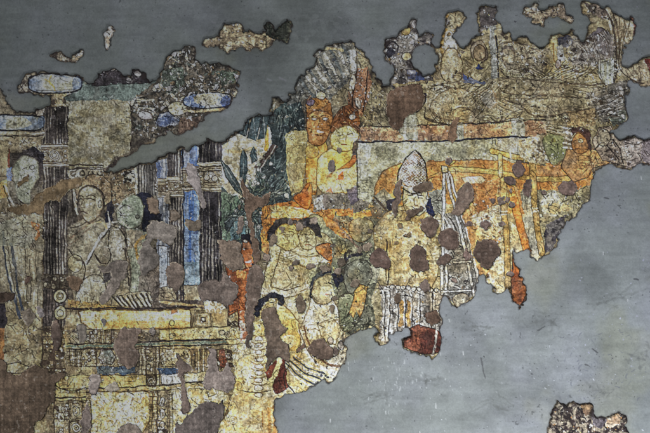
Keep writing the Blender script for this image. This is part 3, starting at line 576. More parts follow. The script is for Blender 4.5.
# ---- crowded centre, grey green figures
CEN = [(334,214),(380,204),(384,250),(372,300),(376,330),(346,334),(338,304),(330,280)]
R(CEN, (130,132,108), (96,98,80)); chips(CEN, 46, 1.5, 5.5, [(140,144,118),(160,156,124),(118,120,104),(176,160,100)], rim=(44,42,40), ra=.9); scr(CEN, 110, 8, 1, (40,38,36), .85)
f8 = part('painted_figure', 0, 'crouching grey-green figure in the crowded centre')
R([(344,270),(356,260),(368,262),(372,276),(362,290),(348,292)], (134,136,118), (108,110,96), lab=f8, out=(40,40,42), soft=True); R([(350,222),(360,216),(372,222),(372,236),(360,242),(350,236)], (158,150,104), (124,116,80), lab=f8, out=DK, soft=True); L([(344,264),(350,256),(362,254)], 3, (40,40,48)); L([(346,252),(344,262)],2,(40,40,48)); R([(330,274),(342,272),(344,280),(336,288)], (38,40,54), (60,60,66))
R([(350,206),(372,210),(380,206),(378,214),(352,218)], OCH, (200,130,50)); R([(322,216),(346,228),(352,240),(340,236),(326,226)], ORG, (170,104,44)); L([(336,220),(346,234),(358,248)], 2, (120,100,86))
R([(338,300),(350,294),(356,306),(354,326),(342,330)], (150,154,118), (116,120,92), out=DK, soft=True); scr([(332,314),(362,312),(376,328),(338,332)], 50, 8, 1.2, (44,46,36), .85, -40, 40)
hn = part('painted_hand', 0, 'orange painted hand'); R([(352,306),(354,292),(360,284),(367,286),(366,298),(364,308),(360,318),(357,310),(353,318),(349,312),(346,316)], (214,172,92), (184,134,64), lab=hn, out=DK)
for x,y,r in ((341,262,4),(326,268,3.5),(355,283,4.5),(367,246,4),(371,232,3),(360,250,2.6),(334,298,3)): patch(ell(x,y,r*1.2,r), (126,116,108))

# ---- crowned heads under the feather headdress
FEA = [(286,106),(296,76),(322,48),(352,42),(360,56),(346,84),(330,100),(306,100)]
R(FEA, (112,110,100), (74,76,74))
for i in range(9): L([(300+5*i,80-5*i),(308+5*i,90-4*i),(316+4.6*i,98-3.4*i)], 2.6, (186,180,162) if i%2 else (66,74,78), .7)
chips(FEA, 60, .8, 2.8, [(170,170,172),(60,64,70),(150,142,120),(206,204,196)]); scr(FEA, 40, 8, 1, (36,36,38), .85); L([(324,50),(334,49),(342,51)],3,(166,150,112))
R([(350,50),(360,56),(388,92),(388,132),(362,132),(350,90)], (124,116,90), (86,80,64)); scr([(352,52),(388,92),(386,130),(362,130)], 60, 9, 1, (46,40,36), .8, 80, 40); chips([(352,52),(388,92),(386,130),(362,130)], 50, .7, 2.4, [(170,162,136),(150,150,154),(70,60,52)])
BR = [(347,104),(350,84),(354,70),(368,68),(372,80),(368,100),(362,118)]
R(BR, (142,104,78), (104,74,56)); L([(352,110),(354,88),(357,70)],1.6,(50,38,32)); L([(363,112),(366,90),(368,70)],1.6,(50,38,32)); chips(BR, 26, 1, 2.4, [(196,184,164),(150,140,140)]); R(ell(352,84,3,9,10),(180,170,150),out=DK); R(ell(358,104,2.6,6,-15),(176,164,150),out=DK)
L([(352,54),(353,72)],6,(170,168,160)); L([(356,52),(357,72)],1,(60,54,50))
fc = part('painted_pillar', 0, 'olive ochre strip between the leaves and the orange face'); R([(286,132),(306,130),(308,162),(302,190),(292,196),(287,180)], (172,158,104), (138,126,84), lab=fc, k=N2); scr([(286,132),(306,130),(304,186),(290,190)], 30, 7, .9, (98,86,54)); R([(288,162),(306,164),(302,182),(290,186)], (166,164,136), (136,130,100), a=.7)
f9 = part('painted_figure', 0, 'orange-brown face with a tall ochre cap')
R([(306,142),(326,142),(328,152),(320,166),(316,196),(308,194),(306,170)], (196,148,66), (160,108,48), lab=f9, out=DK)
R(ell(312,152,7,7), (200,176,98), (168,140,72), out=(110,84,44)); R([(311,170),(316,168),(316,190),(311,194)], (206,168,110))
hd9 = part('headdress', f9); R([(306,122),(306,104),(313,98),(324,97),(331,104),(332,116),(320,110),(310,114)], (160,106,44), (120,76,36), lab=hd9, out=(50,36,28)); R(ell(311,103,4,3.4), (96,86,100), out=DK); R(ell(321,96,5,4),(190,182,140),(150,140,104),out=DK); scr(box(307,98,331,114), 24, 5, .9, (80,50,28))
a9 = part('face', f9); R([(307,118),(313,112),(326,112),(332,118),(331,130),(325,142),(316,146),(308,140)], (184,130,76), (146,96,48), lab=a9, out=(70,46,30), soft=True)
for x in (314,325): R(ell(x,119,3,1.3), (222,208,180), out=(60,40,30)); L([(x-3,116.5),(x,115.5),(x+3,116.5)],.8,(70,46,30))
L([(320,118),(318.5,127),(322,128)],1,(96,60,36)); L([(318,132.5),(323,133)],2,(226,214,194)); L([(315,135),(320,136),(326,134)],1,(90,52,32))
R([(307,128),(313,130),(312,144),(308,142)], (150,94,36), a=.5)
f10 = part('painted_figure', 0, 'pale yellow figure with a brown jewelled cap and orange sash')
B10 = [(318,160),(324,152),(334,148),(352,148),(357,160),(357,190),(346,194),(322,193),(316,184)]
R(B10, (222,208,146), (196,166,78), lab=f10, out=(96,74,44)); R([(324,152),(352,150),(352,162),(330,168)], (206,172,78), (220,196,116)); R([(334,170),(356,166),(356,192),(330,193)], (230,222,170), (206,190,128), a=.8); scr(B10, 30, 7, .8, (130,104,58)); R([(332,186),(352,184),(350,190),(334,192)], (160,162,138), a=.8)
R([(338,170),(350,161),(356,152),(360,153),(358,160),(351,167),(346,168)], (188,102,44), (156,82,38), out=(80,50,30)); R([(335,180),(343,172),(343,180)], (180,104,44)); R([(326,176),(334,172),(338,168),(330,178)], (170,110,48)); R([(324,192),(330,187),(333,193)], (196,112,44))
hd10 = part('headdress', f10); R([(330,130),(334,116),(342,107),(350,104),(358,112),(361,124),(359,134),(350,126),(340,127),(333,134)], (124,78,44), (88,54,34), lab=hd10, out=(44,32,26)); scr([(333,128),(342,108),(352,106),(360,128)], 24, 6, .9, (54,34,24)); R(ell(352,117.5,3.4,2.8), (228,222,208), out=DK); chips([(336,124),(344,110),(356,112),(358,124)], 16, .6, 1.4, [(180,110,60),(210,190,150)], rim=None)
a10 = part('face', f10); R([(331,134),(340,127),(350,126),(358,133),(357,143),(351,150),(340,152),(332,148)], (226,212,134), (202,178,92), lab=a10, out=(110,84,44), soft=True); L([(338,136),(343,135)],1,(90,66,40)); L([(347,135),(352,134)],1,(90,66,40)); L([(346,136),(345,141)],.8,(120,92,52)); L([(341,145),(346,145)],1,(140,80,46))
patch(ell(332.5,166.5,4.2,5.4,-15), (132,124,130)); patch(ell(338.5,151.5,2.2,3), (124,112,108))
dr = part('painted_drape', 0, 'orange cloth hanging by the ochre pillar'); R([(308,184),(312,182),(313,198),(308,210),(300,206),(293,198),(300,192)], (196,110,44), (164,84,36), lab=dr, out=(90,54,32))
R([(313,196),(356,194),(372,204),(360,212),(313,212)], (128,122,108), (90,84,74)); R([(314,198),(324,196),(326,210),(314,210)], (176,174,164), (140,138,130)); chips([(314,196),(370,200),(370,212),(314,212)], 46, .8, 2.6, [(170,168,168),(70,64,66),(176,150,100)]); R([(346,190),(356,186),(360,200),(350,204)], (104,96,104), (70,64,72))
R([(320,210),(352,208),(352,216),(320,216)], (206,142,60), (176,108,46)); patch(ell(326,202,2.6,6), (130,124,124))
R([(352,142),(362,140),(364,156),(354,156)], (86,76,80), (60,54,62))

# ---- upper centre island group
ISX = [(382,36),(400,30),(410,18),(422,26),(434,40),(412,70),(440,80),(396,92),(380,78)]
R(ISX, (124,120,114), (70,66,66)); chips(ISX, 70, 1.2, 4, [(170,170,172),(150,148,152),(196,194,190),(130,110,72)], rim=(34,32,36), ra=.95); scr(ISX, 50, 7, 1.2, (34,32,36), .9)
R(ell(406,31,4.6,5), (164,142,92), (128,106,64), out=DK); R(ell(415,25,3.6,4.4), (178,176,176), (90,86,86), out=DK); L([(386,48),(392,42),(398,46),(396,52)],1.6,(40,38,42)); R(ell(390,53,4,5),(46,46,54)); R(ell(406,57,5,4),(170,154,112),out=DK); R([(406,70),(416,70),(416,80),(408,80)],(172,172,178),(60,62,80),out=DK)
R([(416,72),(424,74),(422,84),(414,82)], (56,64,92))
TOW = [(444,14),(464,12),(460,26),(454,34),(460,44),(462,80),(432,84),(440,48)]
R(TOW, (156,146,118), (116,104,78)); R([(445,30),(456,32),(458,70),(444,72)], (176,172,158), (146,138,114)); chips(TOW, 50, .8, 2.6, [(180,176,164),(140,112,64),(80,68,52),(196,194,190)]); L([(443,60),(441,46),(446,30)], 2.4, (150,116,56), .8); scr(TOW, 24, 7, .9)

# ---- upper right: faded reclining figures
fr = part('painted_figure', 0, 'faded reclining figures along the upper right')
UR = [(392,84),(440,80),(470,46),(500,40),(545,50),(600,44),(612,60),(622,100),(600,120),(540,124),(430,124),(424,112)]
R(UR, (150,138,104), (112,100,72), lab=fr, k=N2); R(UR, (158,148,116), (96,88,60), a=.4, k=N3)
R([(430,90),(450,84),(462,96),(474,110),(470,120),(440,118),(428,108)], (172,162,132), (140,126,90), out=(92,78,54), soft=True); R([(462,98),(476,92),(500,100),(520,106),(516,118),(480,120)], (150,140,104), (118,106,76), out=DK, soft=True)
R([(524,96),(560,92),(600,86),(606,98),(580,108),(540,112),(522,108)], (150,142,108), (122,112,82), out=(74,64,44), soft=True); R([(500,84),(520,82),(560,84),(570,92),(540,98),(504,98)], (144,136,104), (118,108,80), out=(82,72,50), soft=True)
R([(500,44),(526,46),(540,58),(538,78),(508,78),(498,62)], (146,140,110), (112,104,76), out=DK, soft=True)
for q in ([(425,108),(424,118),(432,122),(450,124.5),(468,122)], [(500,78),(530,81),(556,80),(576,79)], [(522,108),(536,117),(556,116),(590,108)], [(490,118),(500,122),(508,116)], [(526,96),(540,94),(548,98)], [(470,96),(480,104),(492,106)], [(436,92),(446,88),(456,94),(460,104)], [(576,79),(590,72),(606,80)], [(560,80),(580,86),(604,84)], [(424,118),(450,125),(500,122)]): L(q, 1.4, (50,42,34), .9)
for x,y in ((547,112),(556,113.5),(575,111),(581,110),(498,116),(437,118),(446,119)): L([(x,y-4),(x+1.4,y),(x+.6,y+4)], 2.2, (196,176,124)); L([(x+2,y-4),(x+3,y+4)], .9, DK)
for i in range(8): L([(542+2.5*i,78),(545+2.6*i,72-1.2*i),(552+2.8*i,68-1.5*i)], 1.1, (186,172,118) if i%2 else (66,56,40))
for i in range(6): L([(520+3*i,60+i),(524+3*i,70),(527+3*i,79)], 1.2, (180,168,126) if i%2 else (62,52,38), .9)
for i in range(6): L([(462+5*i,96-1*i),(468+5*i,90-i),(476+4*i,82)], 1.1, (200,186,148) if i%2 else (52,44,36))
chips(UR, 190, .7, 2.6, [(176,166,136),(190,184,166),(96,84,58),(74,62,46),(130,118,80)], rim=(60,50,40), ra=.5); scr(UR, 260, 8, .9, (58,48,36), .75); scr(UR, 90, 7, .9, (190,178,134), .6)
R([(489,24),(494,24),(497,78),(490,79)], (150,152,148), (120,122,116), k=NV); L([(496,36),(498,78)],1.5,(44,42,44)); R([(478,8),(496,6),(496,24),(480,32)], (104,98,92), (64,60,60)); chips([(478,8),(494,8),(494,30),(480,36)], 20, .9, 2.4, [(170,168,166),(60,56,58),(150,130,90)])
R([(471,46),(482,42),(487,56),(480,64),(472,58)], (130,118,98), (92,82,70), out=DK, soft=True); R([(474,58),(482,60),(480,66),(475,66)], (184,166,116))
R([(460,73),(470,78),(480,81.5),(487,83),(476,84.5),(462,84)], (50,62,104), (74,86,120)); R([(475,68),(480,63),(482,69),(477,69.5)], (50,62,108)); R([(480,93),(492,90),(496,104),(490,110),(482,102)], (168,164,150), (140,134,116), out=(110,86,54), soft=True)
R([(557,37),(568,36),(574,44),(566,48),(558,46)], (58,60,74), (76,76,86)); R([(549,36),(556,33),(558,56),(556,78),(550,70)], (170,156,112), (140,120,76)); R([(556,46),(562,44),(564,60),(557,62)], (178,178,172), (150,148,138)); L([(553,44),(553,60),(561,70),(562,80)],1.6,(122,94,52)); R(ell(557,64,2.6,4.5),(126,116,112),out=DK)
R([(570,44),(612,34),(612,62),(572,66)], (136,130,116), (90,84,78), k=N3); chips([(568,42),(610,40),(610,64),(572,70)], 60, .8, 2.6, [(190,188,186),(70,64,64),(160,150,128)]); scr([(568,42),(610,40),(610,74),(572,78)], 50, 7, 1, (48,42,40))
R([(588,38),(596,28),(608,32),(614,46),(612,60),(596,52)], (82,76,80), (58,54,58), out=DK); scr([(588,36),(608,32),(612,56),(594,54)], 30, 9, .9, (150,146,144), .7, 80, 30)
R([(598,60),(613,58),(613,84),(604,86),(598,78)], (158,162,146), (140,138,108), k=NV, out=DK); L([(614,40),(615,62),(614,86)],1.6,(42,40,40))
dp = part('painted_drape', 0, 'pale tan drape curling down at the upper right')
R([(583,6),(598,4),(612,9),(634,22),(632,36),(622,52),(624,66),(640,64),(700,58),(700,86),(640,86),(628,78),(616,76),(614,40),(606,22),(590,14)], (162,150,124), (126,114,92), lab=dp); scr([(606,10),(632,24),(622,50),(616,70),(612,30)], 36, 14, .9, (84,72,56), .8, 100, 18); scr([(620,66),(650,62),(650,84),(626,80)], 24, 9, .9, (84,72,60), .8, 70, 20); L([(612,12),(618,40),(618,66),(628,78),(642,84)],1.3,(72,62,52)); L([(604,10),(613,30),(615,60)],1.6,(52,46,44))
R([(584,5),(598,4),(608,14),(602,22),(590,14)], (118,104,92), (80,70,64)); chips([(584,6),(604,8),(612,22),(594,24)], 18, .8, 2.4, [(176,166,150),(60,54,52)]); R([(644,60),(700,56),(700,72),(648,72)], (112,48,42), (86,40,38)); L([(630,17),(634,26),(632,34)],3,(72,40,38),.8)
R([(588,94),(626,80),(628,96),(620,122),(600,122)], (120,114,98), (80,76,66)); chips([(588,94),(626,82),(624,120),(600,122)], 46, .9, 3, [(190,188,180),(60,56,52),(150,140,118)]); scr([(588,94),(626,82),(624,120),(600,122)], 40, 8, 1.1, (44,40,36), .85)
for q in ([(590,104),(600,98),(610,92)], [(596,108),(606,104),(614,106)], [(600,92),(606,100),(616,102)], [(606,112),(614,114),(622,112)]): L(q, 2.4, (196,194,188)); L(np.array(q)+(0,1.8), 1, (36,34,36))
R(ell(619,92,5,6), (176,174,172), (130,126,124), out=DK); R([(606,118),(624,110),(624,124),(612,126)], (84,92,80), (60,66,60))

for q in ([(430,106),(440,94),(456,88),(470,94),(476,108),(468,119),(444,120),(432,114)], [(522,104),(534,97),(556,97),(590,99),(606,104),(590,109),(556,115),(536,117),(526,112)], [(500,82),(516,78),(540,82),(560,84),(572,88),(552,95),(520,95),(502,92)], [(444,52),(456,50),(462,64),(460,80),(446,82),(440,70)], [(502,46),(514,42),(524,48),(526,62),(516,70),(504,66)], [(528,52),(540,52),(546,64),(540,76),(530,74)], [(558,86),(576,84),(598,88),(606,94),(586,98),(564,96)], [(452,112),(462,108),(474,114),(472,123),(456,123)]):
    R(q, (166,152,116), (136,122,88), k=N3, a=.75, soft=True, out=(66,54,40), ow=.9, md=.6)
R(ell(508,56,7,8), (158,142,104), (120,104,74), out=(58,46,36), md=.6); L([(505,55),(508,54)],.8,DK); L([(511,55),(514,56)],.8,DK); R(ell(479,54,6,8), (146,128,98), (110,94,72), out=(58,46,36), md=.6); R([(501,52),(504,46),(512,45),(516,52),(508,49)], (60,50,44))
folds([(464,98),(474,91),(484,84)], [(476,108),(486,98),(496,88)], 6); folds([(506,70),(520,74),(534,79)], [(512,62),(530,68),(548,77)], 5)
folds([(540,80),(552,72),(566,66)], [(560,81),(572,76),(586,70)], 6); folds([(576,84),(590,86),(604,84)], [(570,94),(588,98),(606,94)], 5); folds([(500,98),(512,102),(524,106)], [(496,108),(506,113),(518,117)], 4); folds([(428,110),(430,116),(434,121)], [(446,112),(446,118),(448,123)], 5)
folds([(596,34),(604,44),(608,58)], [(606,30),(612,42),(613,56)], 5, lt=(170,164,158)); folds([(606,14),(612,34),(616,60)], [(628,22),(622,42),(619,62)], 5, lt=(186,172,142)); folds([(576,46),(584,54),(588,66)], [(594,40),(598,52),(600,66)], 6, lt=(184,178,172)); folds([(590,100),(602,96),(616,90)], [(598,114),(610,110),(622,104)], 5, lt=(204,200,196), wd=1.3)
folds([(530,126),(546,124),(562,126)], [(532,134),(548,132),(562,136)], 4); folds([(626,142),(636,146),(648,144)], [(620,160),(634,162),(648,160)], 4, lt=(176,166,156)); folds([(596,142),(606,150),(616,158)], [(604,134),(614,142),(624,150)], 4, lt=(176,162,140))
chips([(470,50),(545,52),(600,60),(620,110),(560,122),(430,120),(440,84)], 70, .8, 2.4, [(186,180,164),(178,162,120),(82,70,52)], rim=(60,50,40), ra=.6)
R([(600,62),(613,60),(613,84),(604,86),(600,78)], (156,162,152), (136,136,112), k=NV, out=DK)

for q in ([(560,40),(612,34),(616,60),(572,70)], [(586,92),(628,80),(624,122),(596,122)], [(500,40),(548,50),(540,76),(500,72)], [(600,128),(640,140),(640,164),(600,164)]):
    R(q, (134,130,124), (98,92,84), k=N3, a=.45, wob=2.5); chips(q, 34, 1.2, 3.6, [(172,168,162),(150,144,132),(60,54,50),(188,184,176)], rim=(44,38,36), ra=.9)
R([(426,84),(500,76),(600,80),(612,92),(590,118),(430,122)], (128,122,106), (104,98,80), k=N2, a=.28, wob=2)
# brown loss in the upper centre
patch([(389,93),(398,86),(412,84),(420,86),(424,92),(423,101),(421,108),(413,113),(407,120),(402,127),(396,129),(391,125),(387,114),(386,103)], (98,81,72), 'dark brown mortar repair under the bare grey hole', .16)
L([(424,94),(423,104),(416,112)], 3, (40,34,40))

# ---- pink band and pale canopy
pk = part('painted_band', 0, 'worn pink cornice band')
R([(360,128),(430,126),(545,121),(545,136),(440,141),(376,142),(360,142)], (184,150,110), (140,108,82), lab=pk, k=N2); chips([(360,128),(430,126),(545,121),(545,136),(440,141),(366,142)], 110, .6, 2.2, [(112,84,72),(200,170,132),(96,76,66)], rim=None); L([(360,127),(420,126),(450,125),(500,122),(545,120)],1.2,DK)
for q in ([(396,126),(416,112),(418,124),(418,140),(405,141)], [(455,124),(463,124),(463,140),(455,140)], [(510,120),(522,118),(524,138),(512,139)]): R(q, (160,162,146), (134,134,114), k=NV)
R([(418,127),(442,126),(442,140),(418,141)], (188,152,112), (128,98,78), k=N3)
cn = part('painted_canopy', 0, 'pale grey-green canopy top over the orange hanging')
R([(357,142),(440,141),(532,137),(545,150),(512,162),(450,161),(398,163),(380,174),(376,204),(357,198)], (172,172,148), (146,144,116), lab=cn); R([(358,145),(372,144),(368,166),(358,168)], (140,150,166), (170,172,160), a=.7); R([(496,138),(532,138),(520,152),(498,150)], (150,158,176), (172,172,158), a=.7); scr([(358,144),(530,140),(510,160),(380,170)], 50, 10, .8, (120,112,80), .6, 0, 40); chips([(358,144),(530,140),(510,160),(360,196)], 60, .6, 1.8, [(150,130,84),(196,194,176),(120,116,104)], rim=None)
L([(356,143),(380,142),(440,141.5),(500,138),(530,137)], 1.8, (42,42,50)); L([(357,143),(357,196)],1.3,(60,58,58))
oh = part('painted_canopy', 0, 'orange ochre hanging below the pale canopy')
R([(373,204),(376,184),(382,172),(398,163),(440,161),(500,160),(540,166),(592,170),(592,186),(560,206),(520,214),(470,206),(420,200),(392,220),(378,218)], (206,142,66), (176,114,52), lab=oh, k=N2); R([(376,190),(398,164),(402,186),(388,214)], (204,152,84), (184,126,62), a=.7); R([(440,162),(500,160),(545,167),(540,196),(528,216),(506,206),(488,214),(470,216),(452,204)], (204,142,70), (172,116,58), k=N2); R([(480,184),(500,182),(504,204),(490,212)], (186,126,66), (150,100,56), k=N3)
scr([(376,190),(400,164),(500,164),(590,172),(590,184),(470,206)], 50, 10, .8, (134,84,42), .7); L([(427,162),(470,160),(505,161)],1,(120,84,48)); L([(373,204),(376,184),(384,171),(400,163)],1.2,(110,84,52))
R([(372,196),(384,188),(396,205),(394,218),(372,216)], (130,126,104), (96,92,80)); chips([(372,196),(396,205),(394,218),(372,216)], 26, .8, 2.6, [(170,172,180),(60,56,54),(180,150,96)]); L([(374,196),(384,208),(392,214)],2,(70,60,50))
R([(386,202),(396,196),(396,216),(388,214)], (44,42,50))

# ---- figure with the tall conical headdress
f11 = part('painted_figure', 0, 'figure in a tall netted conical headdress and cream robe')
ROBE = [(374,226),(386,212),(402,206),(426,206),(442,216),(442,244),(437,276),(430,288),(386,284),(384,252),(374,250)]
R(ROBE, (200,185,140), (160,140,92), lab=f11, out=(92,78,50)); R([(390,224),(432,222),(436,276),(392,280)], (210,197,156), (174,154,104), k=N3, a=.7); L([(386,240),(388,262),(388,284)],1.2,DK); scr(ROBE, 60, 7, .8, (136,112,66)); chips(ROBE, 90, .6, 2.2, [(236,230,206),(166,140,84),(110,92,74)], rim=None)
R([(404,186),(426,186),(428,206),(420,216),(406,212),(402,200)], (206,198,164), (176,164,124), out=DK); scr(box(403,188,427,214), 24, 5, .9); L([(408,196),(413,195)],1,DK); L([(418,195),(423,196)],1,DK); L([(415,198),(414,204),(417,205)],1,(110,92,66))
hd11 = part('headdress', f11); HB = [(415,150),(406,158),(399,170),(397,178),(402,183),(414,188),(425,184),(427,174),(424,162),(419,153)]
orn(HB, (112,92,70), (206,192,162), 3.2, 2.8, 0, hd11, th=-.2); L([(415,150),(406,158),(399,170),(397,180)],1.4,DK); L([(416,150),(423,160),(427,174),(426,186)],1.4,DK); chips(HB, 90, .5, 1.3, [(236,226,204),(50,38,34)], rim=None)
L([(400,184),(412,190),(424,188)],2,(222,212,188)); L([(402,188),(412,194),(422,192)],1.2,DK)
R([(425,204),(429,194),(433,204),(435,214),(431,219),(425,212)], (36,42,76), (24,26,44)); R([(428,192),(442,190),(442,214),(434,214)], (160,164,150), (130,132,118)); scr(box(428,190,443,222), 16, 6, .9)
LEG = [(379,284),(441,288),(441,336),(404,330),(392,346),(378,338),(382,310)]
R(LEG, (206,204,196), (140,134,124), lab=f11, k=N3); scr(LEG, 110, 6, 1, (48,44,46), .85); chips(LEG, 80, .6, 2, [(244,242,234),(60,56,60),(190,160,100)], rim=None)
for x in (383,388,396,403,410,418,430): L([(x,290),(x+.5,310),(x-1,340)], 1.6, (234,230,218), .85); L([(x+1.6,292),(x+2,312),(x+1,336)], .9, (50,46,48))
for x in (401,408): R(box(x-2,300,x+2,326), (206,166,96), (170,130,70)); 
for i in range(9): R(ell(392+5.4*i,287+.3*i,2.4,2.2), (216,208,188), out=DK)
R([(404,330),(418,324),(438,330),(444,340),(438,352),(422,354),(404,346)], (142,86,66), (104,58,50), lab=f11, out=(46,32,32)); L([(436,324),(435,340),(432,354)],2.4,(204,200,190)); scr([(406,332),(440,332),(434,350),(408,346)], 26, 5, .9, (70,38,34), .8, 90, 20)
patch([(397,181),(401.5,180),(401,196),(398,210),(395,216),(391.5,213),(393,196)], (124,110,106)); patch([(414,187),(424,182),(432,184),(434,189),(426,191),(417,193)], (130,114,104))
patch([(405,219),(409,212),(417,207),(423,207),(419,214),(410,221)], (128,112,104)); patch([(370,256),(376,249),(384,249),(388,254),(390,264),(388,271),(380,269),(371,264)], (114,96,94), 'dark round mortar repair on the left sleeve')
patch([(409,268),(410,256),(413,246),(418,244),(423,248),(427,258),(430,270),(420,272)], (112,96,92), 'keyhole-shaped mortar repair on the cream robe'); patch([(421,222),(428,217),(437,221),(438,230),(434,238),(428,237),(423,230)], (114,98,94))
patch([(438,240),(440,233),(448,229),(456,232),(459,240),(457,247),(449,250),(441,247)], (114,98,95)); patch([(436,261),(443,254),(449,255),(453,260),(446,264),(438,264)], (112,97,93)); patch([(420,282),(427,279),(429,288),(424,292),(420,288)], (120,108,108)); patch([(394,296),(400,294),(401,302),(397,304)], (120,106,98)); patch([(426,314),(436,310),(440,318),(434,326),(427,322)], (112,92,84))
for x,y,r in ((401,225,2.4),(408,236,2.6),(404,235,2),(396,243,2.4)): patch(ell(x,y,r*1.2,r), (134,116,92))

# ---- ropes, netting and poles of the swing
NET = [(442,214),(460,214),(478,276),(476,290),(458,308),(442,294)]
R(NET, (166,166,160), (120,118,112), k=N3); chips(NET, 60, .8, 3, [(190,192,196),(70,66,66),(210,206,190),(130,120,110)]); scr(NET, 70, 6, 1, (44,42,44), .85); R([(452,298),(460,292),(468,296),(466,304),(457,308)], (206,196,168), (150,130,96), out=DK, soft=True)
rp = part('painted_rope', 0, 'white ropes hanging from the pole knot')
for q, wd in (([(443.5,170),(443.5,200),(442.5,226),(441,293)], 2.6), ([(446,172),(452,200),(462,240),(474,297)], 2.2), ([(448,172),(456,196),(470,246),(478,282)], 1.8), ([(446.5,256),(445.5,290)], 2), ([(453,262),(470,262)],1.2), ([(441,291),(470,290)],1.4)):
    L(q, wd + 1.5, (54,50,46), .85, rough=.2); L(q, wd, (224,220,206), lab=rp, rough=.2)
L([(446,214),(452,222),(456,232)],1.4,(60,56,52)); L([(440,210),(452,232)],1.2,(200,196,180))
R([(470,186),(500,178),(504,212),(498,250),(490,288),(478,276),(470,246),(462,214)], (188,140,84), (206,176,120)); R([(472,184),(500,180),(494,206),(478,218)], (186,132,76), (150,98,56)); R([(470,216),(500,204),(502,222),(500,240),(486,240),(474,226)], (226,216,180), (200,180,132), k=N3); R([(494,246),(506,240),(508,290),(496,292),(486,280)], (222,212,178), (186,166,120), k=N3)
scr([(464,186),(500,180),(504,240),(486,284),(474,240)], 70, 7, 1, (96,72,50), .8); chips([(470,186),(500,184),(504,250),(486,280)], 60, .7, 2.4, [(240,234,210),(160,110,64),(110,84,64)])
R([(460,178),(480,175.5),(485,180),(480,184),(464,184)], (222,210,186), (196,178,140), out=(140,100,60)); L([(466,192),(474,196),(480,206)],1.4,(170,110,60))
R([(520,186),(592,182),(590,198),(552,246),(540,258),(528,250)], (150,144,112), (116,110,86)); R([(541,196),(556,190),(562,206),(556,216),(542,218)], (170,168,148), (140,132,110)); R([(542,206),(560,202),(572,208),(556,214),(543,214)], (214,204,168), (180,160,110)); scr([(520,188),(590,186),(552,246),(530,250)], 80, 7, 1, (56,50,40), .8); chips([(520,188),(588,190),(552,246),(530,250)], 60, .8, 2.6, [(206,198,170),(90,80,64),(160,158,150)]); R([(545,226),(566,214),(560,232),(550,250),(542,254)], (104,100,98), (60,56,62), k=N3)
R([(508,178),(592,170),(590,186),(575,190),(520,190)], (206,136,60), (168,106,54)); R([(545,165),(566,152),(592,160),(592,182),(566,182)], (200,134,64), (164,110,60)); scr([(545,165),(590,160),(590,182)], 26, 7, .9, (110,72,42))
od = part('painted_drape', 0, 'long bright orange drape below the poles')
R([(506,184),(514,187),(518,200),(522,220),(528,240),(531,254),(523,252),(515,222),(509,200)], (212,132,48), (184,106,40), lab=od, out=(120,74,40)); od2 = part('painted_drape', 0, 'rust-coloured tongue of drape hanging below the poles')
R([(513,250),(516,262),(519,272),(525,275),(527,290),(519,308),(512,300),(511,286)], (176,98,44), (136,70,40), lab=od2, out=(50,34,32)); R([(510,222),(516,226),(522,252),(512,252)], (220,210,176), (186,170,130)); R([(522,188),(530,190),(534,230),(538,262),(532,258),(524,222)], (186,182,158), (150,146,124), k=NV); R([(506,270),(512,268),(512,290),(506,290)], (180,100,50))
pz = part('painted_pole', 0, 'ochre pole across the canopy')
def pole(q, wd, c, lab): 
    L(q, wd + 1.5, (70,56,36), .9, lab=lab, rough=.12); L(q, wd, c, .95, lab=lab, rough=.12); L(np.array(q) + (-.6,-.8), wd * .35, tuple(min(v * 1.16, 255) for v in c), .7)
pole([(446,169),(475,170.5),(503,174),(540,179),(562,178.5),(583,177)], 4.6, (178,150,80), pz)
pz2 = part('painted_pole', 0, 'short ochre pole sloping above the crossing'); pole([(492,151.5),(508,155.5),(524,159),(538,163)], 4.4, (176,146,80), pz2)
pz3 = part('painted_pole', 0, 'ochre upright pole right of the orange figure patch'); pole([(503,180),(503.5,210),(506,240),(508,290)], 5.2, (168,138,80), pz3)
pz4 = part('painted_pole', 0, 'ochre upright pole nearest the right end'); pole([(531,162),(533,190),(536,222),(541,253)], 5.4, (166,136,76), pz4); pole([(500,156),(500,176)], 3.4, (170,150,100), pz3)
for x,y in ((510,155),(523,159),(572,178),(581,177),(504,211),(504,214),(535,208),(535,211)): L([(x-2.4,y+.4),(x+2.4,y-.4)] if y>200 else [(x,y-2.6),(x+.4,y+2.6)], 1.6, (222,206,160)); 
R(box(441,166,447,173), (226,214,176), (190,170,120), out=DK, ow=1.2)
for p_ in ([(504,178),(509,176.5),(515,180),(516,184),(510,185),(505,183)], [(524,181),(529,179),(530.5,186),(530,194),(526,197),(523.5,190)], [(513,164),(519,161.5),(524,167),(523,174),(517,177),(513,171)], [(559,184),(566,180),(574,181),(578,187),(574,195),(566,197),(560,192)], [(462,224),(470,220),(473,226),(464,227)], [(479,224),(484,220),(489,224),(486,229),(480,227)], [(461,252),(466,248),(470,254),(474,257),(466,262),(462,258)]): patch(p_, (118,102,102))
for x,y,r in ((493,201.5,3.2),(501,201,3.6),(507,200,2.8),(511,204.5,3),(501.5,224.5,3),(510,191,2),(511,274,3.4),(449,160,3.6),(453,280,3),(543,193,3.2)): patch(ell(x,y,r,r*.9), (132,118,118))
patch([(452,212),(456,200),(459,190),(466,184),(471,184.5),(474,192),(472,202),(466,211),(458,216)], (126,112,108), 'large oval mortar repair beside the white ropes'); patch([(474,246),(478,241),(490,240),(497,243),(499,252),(494,262),(487,270),(479,266),(474,257)], (114,98,94), 'brown mortar repair on the cream patch by the poles')
patch([(454,118),(458.5,119),(457,130),(453,142),(447.5,142),(450,132)], (122,100,86), 'narrow brown mortar repair across the pink band')

